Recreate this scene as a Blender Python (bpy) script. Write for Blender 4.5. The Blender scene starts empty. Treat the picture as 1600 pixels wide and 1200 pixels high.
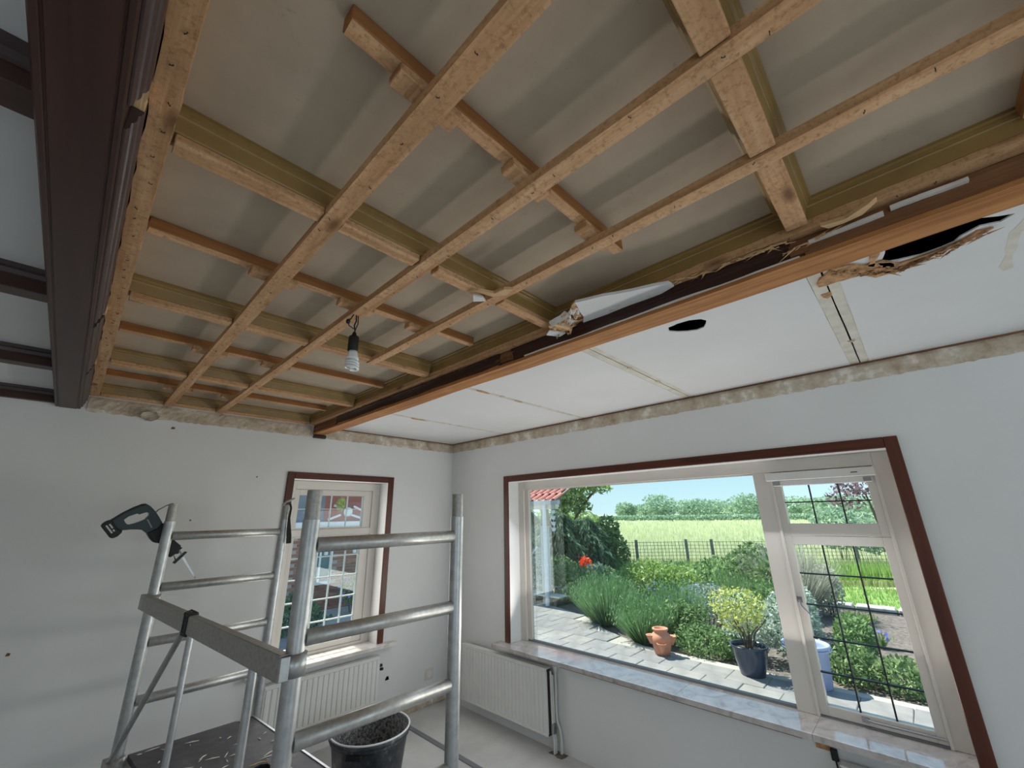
import bpy, bmesh, math, random
import numpy as np
from mathutils import Vector, Matrix
from mathutils.geometry import tessellate_polygon
random.seed(7)
rng = np.random.default_rng(7)
C = bpy.context.scene.collection
S = bpy.context.scene
PI = math.pi

# ------------------------------------------------------------------ camera, sky, sun, lights, exposure
EYE = 1.70
cam_d = bpy.data.cameras.new('camera'); cam = bpy.data.objects.new('camera', cam_d); C.objects.link(cam)
cam_d.sensor_width = 36.0; cam_d.lens = 638.916 / 1600 * 36; cam_d.clip_start = .02; cam_d.clip_end = 600
_y, _p, _r = map(math.radians, (46.39645, 17.72166, -1.00018))
_f = Vector((math.sin(_y)*math.cos(_p), math.cos(_y)*math.cos(_p), math.sin(_p)))
_a = Vector((math.cos(_y), -math.sin(_y), 0)); _b = _a.cross(_f)
_ax = _a*math.cos(_r) + _b*math.sin(_r); _bx = -_a*math.sin(_r) + _b*math.cos(_r)
cam.matrix_world = Matrix(((_ax.x, _bx.x, -_f.x, 0), (_ax.y, _bx.y, -_f.y, 0), (_ax.z, _bx.z, -_f.z, EYE), (0, 0, 0, 1)))
S.camera = cam

world = bpy.data.worlds.new('sky'); S.world = world; world.use_nodes = True
nt = world.node_tree; nt.nodes.clear()
tc = nt.nodes.new('ShaderNodeTexCoord'); sp = nt.nodes.new('ShaderNodeSeparateXYZ')
rp = nt.nodes.new('ShaderNodeValToRGB'); bg = nt.nodes.new('ShaderNodeBackground'); wo = nt.nodes.new('ShaderNodeOutputWorld')
nt.links.new(tc.outputs['Generated'], sp.inputs[0]); nt.links.new(sp.outputs['Z'], rp.inputs[0])
nt.links.new(rp.outputs[0], bg.inputs[0]); nt.links.new(bg.outputs[0], wo.inputs[0])
e = rp.color_ramp.elements
e[0].position = 0.0; e[0].color = (.40, .53, .58, 1); e[1].position = .5; e[1].color = (.15, .28, .48, 1)
q = e.new(.10); q.color = (.30, .46, .56, 1)
bg.inputs[1].default_value = 1.15

def lamp(name, kind, loc, rot, energy, color=(1, 1, 1), **kw):
    d = bpy.data.lights.new(name, kind); d.energy = energy; d.color = color
    for k, v in kw.items(): setattr(d, k, v)
    o = bpy.data.objects.new(name, d); o.location = loc; o.rotation_euler = rot; C.objects.link(o); return o
_el = math.radians(57); _sd = Vector((.04, 1, 0)).normalized()
_dir = Vector((_sd.x*math.cos(_el), _sd.y*math.cos(_el), math.sin(_el)))
lamp('sun', 'SUN', (3, 8, 12), _dir.to_track_quat('Z', 'Y').to_euler(), 5.6, (1, .95, .86), angle=math.radians(.6))
# fill lamps added at assumed openings, out of view behind and to the left
lamp('rear_fill', 'AREA', (1.5, -2.62, 1.25), (math.radians(-90-12), 0, PI), 4.6, (1, .97, .93), shape='RECTANGLE', size=2.0, size_y=1.9)
lamp('side_fill', 'AREA', (-1.58, -1.7, 1.25), (0, math.radians(-90), 0), 4.0, (.93, .965, 1), shape='RECTANGLE', size=1.3, size_y=1.6)
# fill lamps added at both windows, standing in for garden bounce and sky light
lamp('garden_bounce_fill', 'AREA', (2.99, 1.47, .84), (0, math.radians(90+34), 0), 8.8, (1, .965, .92), shape='RECTANGLE', size=.22, size_y=2.5)
lamp('window_sky_fill', 'AREA', (2.93, 1.47, 1.70), (0, math.radians(90-50), 0), 4.2, (.93, .97, 1), shape='RECTANGLE', size=.34, size_y=2.5)
lamp('small_window_fill', 'AREA', (1.70, 3.90, 1.30), (math.radians(-90), 0, 0), 3.0, (1, .985, .96), shape='RECTANGLE', size=.66, size_y=1.2)

S.view_settings.view_transform = 'Standard'; S.view_settings.look = 'None'
S.view_settings.exposure = 1.0; S.view_settings.gamma = 1.0; S.view_settings.use_curve_mapping = False

# ------------------------------------------------------------------ materials
M = {}
def newmat(name):
    m = bpy.data.materials.new(name); m.use_nodes = True; M[name] = m
    n = m.node_tree; b = n.nodes['Principled BSDF']; return m, n, b
def link(n, a, b): n.links.new(a, b)
def coords(n, scale=(1, 1, 1), kind='Object', rot=(0, 0, 0)):
    t = n.nodes.new('ShaderNodeTexCoord'); mp = n.nodes.new('ShaderNodeMapping')
    mp.inputs['Scale'].default_value = scale; mp.inputs['Rotation'].default_value = rot
    link(n, t.outputs[kind], mp.inputs[0]); return mp.outputs[0]
def noise(n, co, scale, detail=4, rough=.55, dist=0):
    x = n.nodes.new('ShaderNodeTexNoise'); x.inputs['Scale'].default_value = scale
    x.inputs['Detail'].default_value = detail; x.inputs['Roughness'].default_value = rough; x.inputs['Distortion'].default_value = dist
    link(n, co, x.inputs['Vector']); return x.outputs['Fac']
def ramp(n, fac, stops):
    r = n.nodes.new('ShaderNodeValToRGB'); el = r.color_ramp.elements
    el[0].position, el[0].color = stops[0][0], (*stops[0][1], 1); el[1].position, el[1].color = stops[-1][0], (*stops[-1][1], 1)
    for p, c in stops[1:-1]:
        k = el.new(p); k.color = (*c, 1)
    link(n, fac, r.inputs[0]); return r.outputs[0]
def mixc(n, fac, a, b, mode='MIX'):
    x = n.nodes.new('ShaderNodeMix'); x.data_type = 'RGBA'; x.blend_type = mode
    if isinstance(fac, float): x.inputs[0].default_value = fac
    else: link(n, fac, x.inputs[0])
    for i, v in ((6, a), (7, b)):
        if isinstance(v, tuple): x.inputs[i].default_value = (*v, 1)
        else: link(n, v, x.inputs[i])
    return x.outputs[2]
def bump(n, b, fac, strength, dist=.01):
    x = n.nodes.new('ShaderNodeBump'); x.inputs['Strength'].default_value = strength; x.inputs['Distance'].default_value = dist
    link(n, fac, x.inputs['Height']); link(n, x.outputs[0], b.inputs['Normal'])
def plain(name, col, rough=.6, metal=0, var=.12, vs=6, bs=0, bsc=60, spec=.5):
    m, n, b = newmat(name)
    co = coords(n)
    f = noise(n, co, vs)
    d = tuple(c*(1-var) for c in col); u = tuple(min(1, c*(1+var)) for c in col)
    link(n, ramp(n, f, [(.3, d), (.7, u)]), b.inputs['Base Color'])
    b.inputs['Roughness'].default_value = rough; b.inputs['Metallic'].default_value = metal
    b.inputs['Specular IOR Level'].default_value = spec
    if bs: bump(n, b, noise(n, co, bsc), bs)
    return m
def wood(name, axis, dark, mid, light, rough=.75, fine=1.0, speck=True, bs=.35):
    m, n, b = newmat(name)
    sc = [34*fine]*3; sc['xyz'.index(axis)] = 1.6
    co = coords(n, tuple(sc)); f = noise(n, co, 1.0, 6, .65, .6)
    c = ramp(n, f, [(.28, dark), (.5, mid), (.72, light)])
    co2 = coords(n); g = noise(n, co2, 7, 3)
    c = mixc(n, ramp(n, g, [(.40, (0, 0, 0)), (.70, (.5, .5, .5))]), c, tuple(x*.70 for x in mid))
    if speck:
        h = noise(n, co2, 75, 5, .75); c = mixc(n, ramp(n, h, [(.50, (0, 0, 0)), (.68, (.85, .85, .85))]), c, tuple(x*.8 for x in dark))
    if speck:
        ks = [9.0]*3; ks['xyz'.index(axis)] = 3.2
        v = n.nodes.new('ShaderNodeTexVoronoi'); v.inputs['Scale'].default_value = 1; link(n, coords(n, tuple(ks)), v.inputs['Vector'])
        c = mixc(n, ramp(n, v.outputs['Distance'], [(.05, (.85, .85, .85)), (.13, (.35, .35, .35)), (.16, (0, 0, 0))]), c, (.16, .07, .03))
    link(n, c, b.inputs['Base Color']); b.inputs['Roughness'].default_value = rough
    b.inputs['Specular IOR Level'].default_value = .25
    bump(n, b, noise(n, co, 2.0, 4), bs, .004)
    return m
# walls
m, n, b = newmat('wall_paint'); co = coords(n)
f = noise(n, co, 1.3, 5); link(n, ramp(n, f, [(.3, (.74, .735, .72)), (.7, (.80, .795, .785))]), b.inputs['Base Color'])
b.inputs['Roughness'].default_value = .7; bump(n, b, noise(n, co, 90, 3), .08, .003)
m, n, b = newmat('ceiling_white'); co = coords(n)
f = noise(n, co, 2.0, 4); link(n, ramp(n, f, [(.3, (.68, .68, .68)), (.7, (.73, .73, .73))]), b.inputs['Base Color'])
b.inputs['Roughness'].default_value = .75; bump(n, b, noise(n, co, 120, 3), .05, .002)
m, n, b = newmat('old_panel'); co = coords(n)
f = noise(n, co, 3.0, 6, .6); c = ramp(n, f, [(.25, (.37, .295, .215)), (.5, (.445, .36, .265)), (.75, (.50, .41, .305))])
h = noise(n, co, 26, 3, .7); c = mixc(n, ramp(n, h, [(.68, (0, 0, 0)), (.74, (.5, .5, .5))]), c, (.30, .25, .18))
link(n, c, b.inputs['Base Color']); b.inputs['Roughness'].default_value = .8; bump(n, b, noise(n, co, 14, 4), .12, .01)
plain('gold_paint', (.27, .165, .050), .42, var=.15, vs=9)
plain('gold_edge', (.42, .29, .13), .40, var=.12, vs=9)
for ax in 'xyz':
    wood('raw_wood_'+ax, ax, (.38, .19, .085), (.60, .345, .175), (.74, .49, .30))
wood('orange_wood_x', 'x', (.22, .085, .028), (.34, .145, .048), (.44, .21, .08), speck=False)
wood('orange_wood_y', 'y', (.24, .09, .03), (.44, .19, .065), (.58, .29, .11), speck=False, bs=.5)
wood('brown_core_y', 'y', (.13, .055, .025), (.22, .10, .045), (.32, .16, .075), speck=False, bs=.8)
wood('split_wood', 'y', (.50, .28, .13), (.68, .43, .22), (.78, .55, .33), speck=False, bs=.9)
def lacquer(name, axis, dark, light, rough):
    m, n, b = newmat(name); sc = [22]*3; sc['xyz'.index(axis)] = 1.2
    co = coords(n, tuple(sc)); f = noise(n, co, 1, 5, .6, .8)
    link(n, ramp(n, f, [(.3, dark), (.75, light)]), b.inputs['Base Color']); b.inputs['Roughness'].default_value = rough
    b.inputs['Specular IOR Level'].default_value = .4; return m
for ax in 'xyz':
    lacquer('dark_brown_'+ax, ax, (.030, .011, .009), (.062, .024, .017), .42)
    lacquer('mahogany_'+ax, ax, (.060, .014, .007), (.135, .036, .018), .38)
plain('moulding_purple', (.060, .036, .036), .40, var=.2)
plain('cream_paint', (.70, .655, .60), .45, var=.04, vs=3)
plain('white_plastic', (.78, .76, .73), .4, var=.03)
plain('grey_shadow_gap', (.05, .045, .04), .9)
plain('void_black', (.004, .004, .004), 1.0, spec=0)
# mortar
m, n, b = newmat('mortar'); co = coords(n)
f = noise(n, co, 9, 7, .68); c = ramp(n, f, [(.30, (.36, .265, .185)), (.45, (.54, .44, .33)), (.57, (.64, .55, .44)), (.65, (.84, .78, .70))])
link(n, c, b.inputs['Base Color']); b.inputs['Roughness'].default_value = .95; bump(n, b, noise(n, co, 45, 6), .7, .01)
plain('filler', (.66, .62, .54), .9, var=.12, vs=14, bs=.3)
plain('torn_paper', (.74, .70, .66), .85, var=.1, vs=20)
plain('fibre_board', (.48, .27, .13), .95, var=.35, vs=40, bs=.8)
# marble
m, n, b = newmat('marble'); co = coords(n)
f = noise(n, co, 7, 9, .66, 1.6); c = ramp(n, f, [(.32, (.34, .30, .29)), (.47, (.52, .47, .45)), (.6, (.60, .56, .54))])
link(n, c, b.inputs['Base Color']); b.inputs['Roughness'].default_value = .07; b.inputs['IOR'].default_value = 1.95
m, n, b = newmat('marble_sunlit'); co = coords(n)
f = noise(n, co, 5, 7, .6, 1.2); link(n, ramp(n, f, [(.32, (.62, .56, .52)), (.5, (.80, .76, .72))]), b.inputs['Base Color']); b.inputs['Roughness'].default_value = .2  # lighter copy of the marble: extra sun put into the small sill's colour
# metals
m, n, b = newmat('aluminium'); co = coords(n)
f = noise(n, co, 30, 5); link(n, ramp(n, f, [(.3, (.40, .405, .41)), (.7, (.54, .545, .55))]), b.inputs['Base Color'])
b.inputs['Metallic'].default_value = .85; b.inputs['Roughness'].default_value = .42; bump(n, b, f, .1, .002)
plain('worn_shaded_aluminium', (.38, .365, .34), .5, metal=.7, var=.16, vs=70)  # worn tone, darkened further for rail faces turned from the light
plain('rung_aluminium', (.56, .55, .525), .42, metal=.75, var=.13, vs=60)
plain('steel', (.42, .42, .43), .3, metal=1)
plain('dark_metal', (.03, .032, .035), .5, metal=.3)
# deck plywood
m, n, b = newmat('phenolic_ply'); co = coords(n)
f = noise(n, co, 8, 6, .65); link(n, ramp(n, f, [(.3, (.065, .06, .07)), (.6, (.115, .108, .12)), (.8, (.22, .21, .21))]), b.inputs['Base Color'])
b.inputs['Roughness'].default_value = .6
plain('radiator_paint', (.76, .755, .72), .35, var=.03)
plain('pipe_paint', (.70, .69, .65), .4, var=.06)
# floor screed
m, n, b = newmat('screed'); co = coords(n)
f = noise(n, co, 3, 7, .6); link(n, ramp(n, f, [(.3, (.54, .53, .51)), (.7, (.68, .67, .65))]), b.inputs['Base Color']); b.inputs['Roughness'].default_value = .8
plain('zinc_strip', (.20, .21, .22), .5, var=.1)
# tools
plain('teal_plastic', (.004, .022, .027), .38, var=.1)
plain('black_rubber', (.008, .008, .009), .55, var=.2)
plain('print_grey', (.30, .30, .31), .5, var=.05)
plain('print_white', (.55, .55, .55), .5, var=.02)
plain('webbing', (.012, .012, .013), .8)
m, n, b = newmat('tub_plastic'); co = coords(n)
f = noise(n, co, 9, 8, .75); link(n, ramp(n, f, [(.36, (.018, .022, .028)), (.54, (.07, .078, .088)), (.66, (.32, .33, .34))]), b.inputs['Base Color']); b.inputs['Roughness'].default_value = .5
m, n, b = newmat('tub_residue'); co = coords(n)
f = noise(n, co, 60, 6, .8); link(n, ramp(n, f, [(.42, (.03, .03, .032)), (.62, (.34, .34, .34))]), b.inputs['Base Color']); b.inputs['Roughness'].default_value = .9
m, n, b = newmat('lamp_glass'); b.inputs['Base Color'].default_value = (.80, .82, .83, 1); b.inputs['Roughness'].default_value = .25
m, n, b = newmat('rim_sunlit'); b.inputs['Base Color'].default_value = (.8, .8, .8, 1); b.inputs['Roughness'].default_value = .5  # sunlight on the tub rim, put into a white base colour
# pane glass: straight-through, with a fresnel sheen
def glassmat(name, tint, refl):
    m, n, b = newmat(name); n.nodes.remove(b); out = n.nodes['Material Output']
    tr = n.nodes.new('ShaderNodeBsdfTransparent'); tr.inputs[0].default_value = (*tint, 1)
    gl = n.nodes.new('ShaderNodeBsdfGlossy'); gl.inputs['Roughness'].default_value = .01; gl.inputs[0].default_value = (.9, .95, .95, 1)
    fr = n.nodes.new('ShaderNodeFresnel'); fr.inputs[0].default_value = 1.45
    mu = n.nodes.new('ShaderNodeMath'); mu.operation = 'MULTIPLY'; mu.inputs[1].default_value = refl
    mx = n.nodes.new('ShaderNodeMixShader'); link(n, fr.outputs[0], mu.inputs[0]); link(n, mu.outputs[0], mx.inputs[0])
    link(n, tr.outputs[0], mx.inputs[1]); link(n, gl.outputs[0], mx.inputs[2]); link(n, mx.outputs[0], out.inputs[0])
glassmat('pane_glass', (.86, .90, .885), .8)
glassmat('leaded_glass', (.90, .93, .91), .6)
plain('lead_came', (.012, .022, .024), .5)
plain('white_came', (.74, .80, .80), .5)
# outside
def leaf(name, c1, c2, c3, trans=.35):
    m, n, b = newmat(name); g = n.nodes.new('ShaderNodeNewGeometry')
    c = ramp(n, g.outputs['Random Per Island'], [(0, c1), (.55, c2), (1, c3)])
    link(n, c, b.inputs['Base Color']); b.inputs['Roughness'].default_value = .6; b.inputs['Specular IOR Level'].default_value = .2
    out = n.nodes['Material Output']; tl = n.nodes.new('ShaderNodeBsdfTranslucent'); link(n, c, tl.inputs[0])
    mx = n.nodes.new('ShaderNodeMixShader'); mx.inputs[0].default_value = trans
    link(n, b.outputs[0], mx.inputs[1]); link(n, tl.outputs[0], mx.inputs[2]); link(n, mx.outputs[0], out.inputs[0])
leaf('lf_lavender', (.10, .22, .09), (.20, .36, .15), (.34, .50, .26))
leaf('lf_green', (.11, .20, .075), (.20, .33, .13), (.34, .48, .22))
leaf('lf_lime', (.20, .33, .08), (.33, .47, .14), (.48, .60, .24))
leaf('lf_dark', (.06, .13, .075), (.13, .23, .13), (.24, .36, .20))
leaf('lf_shrub', (.10, .18, .07), (.20, .31, .13), (.36, .46, .22))
leaf('lf_silver', (.30, .38, .30), (.46, .54, .46), (.68, .72, .66))
leaf('lf_yellow', (.36, .44, .10), (.62, .66, .18), (.80, .78, .34))
leaf('lf_airy', (.14, .24, .06), (.30, .42, .12), (.46, .56, .22))
leaf('lf_purple', (.12, .06, .09), (.26, .16, .20), (.42, .34, .38))
leaf('lf_reed', (.34, .36, .28), (.52, .52, .42), (.66, .64, .56))
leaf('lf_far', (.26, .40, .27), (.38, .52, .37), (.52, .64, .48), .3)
leaf('lf_grass', (.20, .35, .08), (.33, .50, .14), (.50, .64, .26))
leaf('lf_wheat', (.60, .66, .38), (.76, .78, .50), (.88, .87, .64), .3)
leaf('lf_blue', (.14, .16, .55), (.22, .25, .75), (.35, .38, .85))
leaf('lf_red', (.75, .05, .015), (.85, .09, .03), (.9, .16, .06))
leaf('lf_white', (.70, .72, .70), (.80, .82, .80), (.88, .88, .86))
plain('bark', (.13, .10, .075), .9, var=.3, vs=20)
plain('soil', (.15, .125, .11), .95, var=.45, vs=22, bs=.8, bsc=30)
plain('lawn_base', (.22, .34, .09), .95, var=.2)
plain('meadow_base', (.52, .56, .32), .95, var=.2, vs=1.2)
m, n, b = newmat('paving'); co = coords(n); g = n.nodes.new('ShaderNodeObjectInfo')
f = noise(n, co, 5, 6, .65); c = ramp(n, f, [(.3, (.20, .195, .195)), (.7, (.33, .315, .305))])
c2 = ramp(n, g.outputs['Random'], [(0, (.80, .82, .86)), (1, (1, .98, .95))]); c = mixc(n, 1.0, c, c2, 'MULTIPLY')
link(n, c, b.inputs['Base Color']); b.inputs['Roughness'].default_value = .85
plain('kerb_stone', (.40, .39, .39), .9, var=.25, vs=10)
plain('terracotta', (.60, .26, .16), .75, var=.12, vs=12)
m, n, b = newmat('blue_glaze'); co = coords(n, (14, 14, 2)); f = noise(n, co, 1, 4)
link(n, ramp(n, f, [(.3, (.014, .022, .045)), (.75, (.06, .085, .14))]), b.inputs['Base Color']); b.inputs['Roughness'].default_value = .15
plain('bin_blue', (.36, .44, .68), .45, var=.05)
plain('grey_tub', (.38, .42, .52), .5)
plain('fence_post', (.22, .21, .20), .9, var=.2)
plain('wire', (.10, .12, .12), .6, metal=.4)
plain('roof_tile', (.58, .21, .16), .7, var=.3, vs=5)
plain('gutter_grey', (.40, .42, .45), .5, var=.06)
plain('post_white', (.60, .64, .70), .5, var=.06)
plain('pale_board', (.78, .74, .62), .7, var=.06)
plain('outer_timber', (.22, .17, .13), .85, var=.2)
m, n, b = newmat('brick'); g = n.nodes.new('ShaderNodeObjectInfo'); co = coords(n)
c = ramp(n, g.outputs['Random'], [(0, (.22, .085, .06)), (.5, (.34, .14, .095)), (1, (.42, .22, .16))])
f = noise(n, co, 40, 4); c = mixc(n, .35, c, ramp(n, f, [(.3, (.12, .06, .05)), (.7, (.48, .28, .2))]))
link(n, c, b.inputs['Base Color']); b.inputs['Roughness'].default_value = .9
plain('joint_mortar', (.42, .39, .36), .95)
plain('house_white', (.80, .80, .79), .6, var=.03)
plain('house_red', (.36, .12, .095), .8, var=.15, vs=3)
plain('house_roofslate', (.20, .21, .25), .8, var=.2)
plain('house_teal', (.10, .19, .21), .5)

# ------------------------------------------------------------------ mesh helpers
class MB:
    def __init__(s): s.v = []; s.f = []; s.sm = []
    def add(s, vs, fs, smooth=False):
        o = len(s.v); s.v += [tuple(v) for v in vs]; s.f += [tuple(i+o for i in f) for f in fs]; s.sm += [smooth]*len(fs)
    def box(s, x0, x1, y0, y1, z0, z1, T=None):
        vs = [Vector((x, y, z)) for z in (z0, z1) for y in (y0, y1) for x in (x0, x1)]
        if T is not None: vs = [T @ v for v in vs]
        s.add(vs, [(0, 2, 3, 1), (4, 5, 7, 6), (0, 1, 5, 4), (2, 6, 7, 3), (0, 4, 6, 2), (1, 3, 7, 5)]); return s
    def slab(s, outer, holes, t0, t1, axis='z'):
        loops = [outer] + list(holes)
        pts = [p for l in loops for p in l]
        tri = tessellate_polygon([[Vector((p[0], p[1], 0)) for p in l] for l in loops])
        mp = {'z': lambda u, v, t: (u, v, t), 'x': lambda u, v, t: (t, u, v), 'y': lambda u, v, t: (u, t, v)}[axis]
        n = len(pts); vs = [mp(*p, t0) for p in pts] + [mp(*p, t1) for p in pts]
        fs = []
        for t in tri:
            fs.append(tuple(t)); fs.append(tuple(i+n for i in reversed(t)))
        k = 0
        for l in loops:
            m_ = len(l)
            for i in range(m_):
                a, b_ = k+i, k+(i+1) % m_; fs.append((a, b_, b_+n, a+n))
            k += m_
        s.add(vs, fs); return s
    def extrude(s, prof, a0, a1, axis, a0f=None, a1f=None):
        # prof: closed list of 2D points; 'y': (x,z) profile along y; 'x': (y,z) along x; 'z': (x,y) along z
        mp = {'y': lambda u, v, t: (u, t, v), 'x': lambda u, v, t: (t, u, v), 'z': lambda u, v, t: (u, v, t)}[axis]
        n = len(prof); vs = [mp(*p, a0) for p in prof] + [mp(*p, a1) for p in prof]
        fs = [tuple(range(n)), tuple(range(2*n-1, n-1, -1))] + [(i, (i+1) % n, (i+1) % n+n, i+n) for i in range(n)]
        s.add(vs, fs); return s
    def tube(s, path, r, seg=12, cap=True, radii=None):
        P = [Vector(p) for p in path]; rings = []
        up = None
        for i, p in enumerate(P):
            d = (P[min(i+1, len(P)-1)] - P[max(i-1, 0)]).normalized()
            if up is None: up = d.orthogonal().normalized()
            up = (up - d*up.dot(d)).normalized(); w = d.cross(up); rr = radii[i] if radii else r
            rings.append([p + (up*math.cos(2*PI*k/seg) + w*math.sin(2*PI*k/seg))*rr for k in range(seg)])
        vs = [v for ring in rings for v in ring]; fs = []
        for i in range(len(P)-1):
            for k in range(seg):
                fs.append((i*seg+k, i*seg+(k+1) % seg, (i+1)*seg+(k+1) % seg, (i+1)*seg+k))
        s.add(vs, fs, True)
        if cap: s.add(rings[0], [tuple(range(seg-1, -1, -1))]); s.add(rings[-1], [tuple(range(seg))])
        return s
    def lathe(s, prof, c=(0, 0, 0), seg=28, smooth=True):
        vs = []; fs = []; n = len(prof)
        for (r, z) in prof:
            for k in range(seg): vs.append((c[0]+r*math.cos(2*PI*k/seg), c[1]+r*math.sin(2*PI*k/seg), c[2]+z))
        for i in range(n-1):
            for k in range(seg): fs.append((i*seg+k, i*seg+(k+1) % seg, (i+1)*seg+(k+1) % seg, (i+1)*seg+k))
        s.add(vs, fs, smooth); return s
    def xf(s, T):
        s.v = [tuple(T @ Vector(v)) for v in s.v]; return s
    def build(s, name, mat, parent=None, bevel=0, fix=True):
        me = bpy.data.meshes.new(name); me.from_pydata(s.v, [], s.f)
        me.polygons.foreach_set('use_smooth', s.sm)
        if fix:
            bm = bmesh.new(); bm.from_mesh(me); bmesh.ops.recalc_face_normals(bm, faces=bm.faces); bm.to_mesh(me); bm.free()
        me.materials.append(M[mat]); me.update()
        return put(name, me, parent, bevel)
def put(name, me, parent=None, bevel=0):
    o = bpy.data.objects.new(name, me); C.objects.link(o)
    if parent is not None:
        o.parent = parent
        if parent.get('base') is not None: o.location = -Vector(parent['base'])
    if bevel:
        b = o.modifiers.new('bevel', 'BEVEL'); b.width = bevel; b.segments = 1; b.limit_method = 'ANGLE'
    return o
def tag(o, label, cat, group=None, kind=None):
    o['label'] = label; o['category'] = cat
    if group: o['group'] = group
    if kind: o['kind'] = kind
    return o
def thing(name, label, cat, loc=(0, 0, 0), group=None):
    o = bpy.data.objects.new(name, None); C.objects.link(o); o.location = loc; o.empty_display_size = .1
    o['base'] = list(loc); return tag(o, label, cat, group)
def struct(o): o['kind'] = 'structure'; return o
def part(o, label): o['label'] = label; return o
def stuff(o): o['kind'] = 'stuff'; return o
def empty(name, parent=None):
    o = bpy.data.objects.new(name, None); C.objects.link(o); o.empty_display_size = .1
    if parent is not None: o.parent = parent
    return o
def fastmesh(name, verts, nper, mat, parent=None, quads=True):
    # verts: (N*nper, 3): N separate polygons of nper corners
    n = len(verts)//nper; me = bpy.data.meshes.new(name)
    me.vertices.add(n*nper); me.vertices.foreach_set('co', np.ascontiguousarray(verts, dtype=np.float32).ravel())
    me.loops.add(n*nper); me.loops.foreach_set('vertex_index', np.arange(n*nper, dtype=np.int32))
    me.polygons.add(n); me.polygons.foreach_set('loop_start', np.arange(0, n*nper, nper, dtype=np.int32))
    me.update(calc_edges=True); me.validate(); me.materials.append(M[mat])
    o = put(name, me, parent); o['kind'] = 'stuff'; return o
def unit(v): return v/np.maximum(np.linalg.norm(v, axis=1, keepdims=True), 1e-6)
def leaf_quads(P, size, aspect=.5, dirs=None, jit=1.0):
    n = len(P); d = rng.normal(size=(n, 3)) if dirs is None else dirs + rng.normal(size=(n, 3))*jit
    d = unit(d); w = unit(np.cross(d, rng.normal(size=(n, 3))))
    s = size*rng.uniform(.6, 1.3, (n, 1)); a = P - d*s*.5; t = P + d*s*.5; m_ = P
    return np.stack([a, m_ + w*s*aspect*.5, t, m_ - w*s*aspect*.5], 1).reshape(-1, 3)
def in_blobs(blobs, n, shell=.55):
    bl = np.array(blobs, float); vol = bl[:, 3]*bl[:, 4]*bl[:, 5]; i = rng.choice(len(bl), n, p=vol/vol.sum())
    u = unit(rng.normal(size=(n, 3))); r = rng.uniform(shell**3, 1, (n, 1))**(1/3)
    return bl[i, :3] + u*r*bl[i, 3:6], u
def blades(P, h, lean, w):
    n = len(P); hh = h*rng.uniform(.6, 1.2, (n, 1)); a = rng.uniform(0, 2*PI, n)
    d = np.stack([np.cos(a), np.sin(a), np.zeros(n)], 1); side = np.stack([-np.sin(a), np.cos(a), np.zeros(n)], 1)
    L = lean if isinstance(lean, np.ndarray) else d*lean*rng.uniform(0, 1, (n, 1))
    tip = P + np.array([0, 0, 1.])*hh + L*hh
    return np.stack([P - side*w, P + side*w, tip], 1).reshape(-1, 3)
def jag(pts, step, amp):
    # roughen a closed 2D outline
    out = []
    for i in range(len(pts)):
        a, b = Vector(pts[i]), Vector(pts[(i+1) % len(pts)]); L = (b-a).length; k = max(1, int(L/step))
        for j in range(k):
            p = a.lerp(b, j/k); out.append((p.x + random.uniform(-amp, amp), p.y + random.uniform(-amp, amp)))
    return out

# ------------------------------------------------------------------ room shell
XR, YB, XL, YF = 2.944, 3.766, -1.65, -2.80
TOP = 2.78
struct(MB().box(XL-.2, XR+.3, YF-.2, YB+.3, -.2, 0).build('floor', 'screed'))
w_right = struct(MB().slab([(YF-.2, 0), (YB+.3, 0), (YB+.3, TOP), (YF-.2, TOP)], [[(.073, .595), (2.873, .595), (2.873, 2.005), (.073, 2.005)]], XR, XR+.235, 'x').build('wall_right', 'wall_paint'))
w_back = struct(MB().slab([(XL-.2, 0), (XR, 0), (XR, TOP), (XL-.2, TOP)], [[(1.271, .595), (2.150, .595), (2.150, 2.020), (1.271, 2.020)]], YB, YB+.30, 'y').build('wall_back', 'wall_paint'))
struct(MB().slab([(YF-.2, 0), (YB, 0), (YB, TOP), (YF-.2, TOP)], [[(-2.6, .5), (-.8, .5), (-.8, 2.0), (-2.6, 2.0)]], XL-.2, XL, 'x').build('wall_left', 'wall_paint'))
struct(MB().slab([(XL, 0), (XR, 0), (XR, TOP), (XL, TOP)], [[(.4, .25), (2.6, .25), (2.6, 2.25), (.4, 2.25)]], YF-.2, YF, 'y').build('wall_front', 'wall_paint'))
ceil = struct(MB().box(XL-.2, XR+.3, YF-.2, YB+.3, TOP, TOP+.1).build('ceiling', 'void_black'))
# unseen overhang added to keep the high sun off the upper part of the small window
struct(MB().box(XL-.2, XR+.3, YB+.3, YB+1.15, TOP-.06, TOP+.10).build('trim_9', 'house_white'))

# rough mortar left where the cornice was pulled off
def mortar_strip(axis, fixed, a0, a1, z0, z1, parent, side):
    na = max(4, int((a1-a0)/.022)); nz = 5; vs = []; fs = []
    for i in range(na+1):
        a = a0 + (a1-a0)*i/na
        for j in range(nz+1):
            z = z0 + (z1-z0)*j/nz; d = .004 + random.uniform(0, .006)
            if j in (0, nz): d = .0008
            if j == 0: z += random.uniform(-.004, .004)
            p = fixed + side*d
            vs.append((p, a, z) if axis == 'x' else (a, p, z))
    for i in range(na):
        for j in range(nz):
            k = i*(nz+1)+j; fs.append((k, k+1, k+nz+2, k+nz+1))
    mb = MB(); mb.add(vs, fs); return mb.build('mortar_band', 'mortar', parent, fix=False)
mortar_strip('x', XR, -1.6, YB, 2.385, 2.478, w_right, -1)
mortar_strip('y', YB, -.05, 1.36, 2.385, 2.486, w_back, -1)
mortar_strip('y', YB, 1.50, XR, 2.385, 2.478, w_back, -1)
mortar_strip('y', YB, 2.20, XR, 0.0, .06, w_back, -1)
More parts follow.
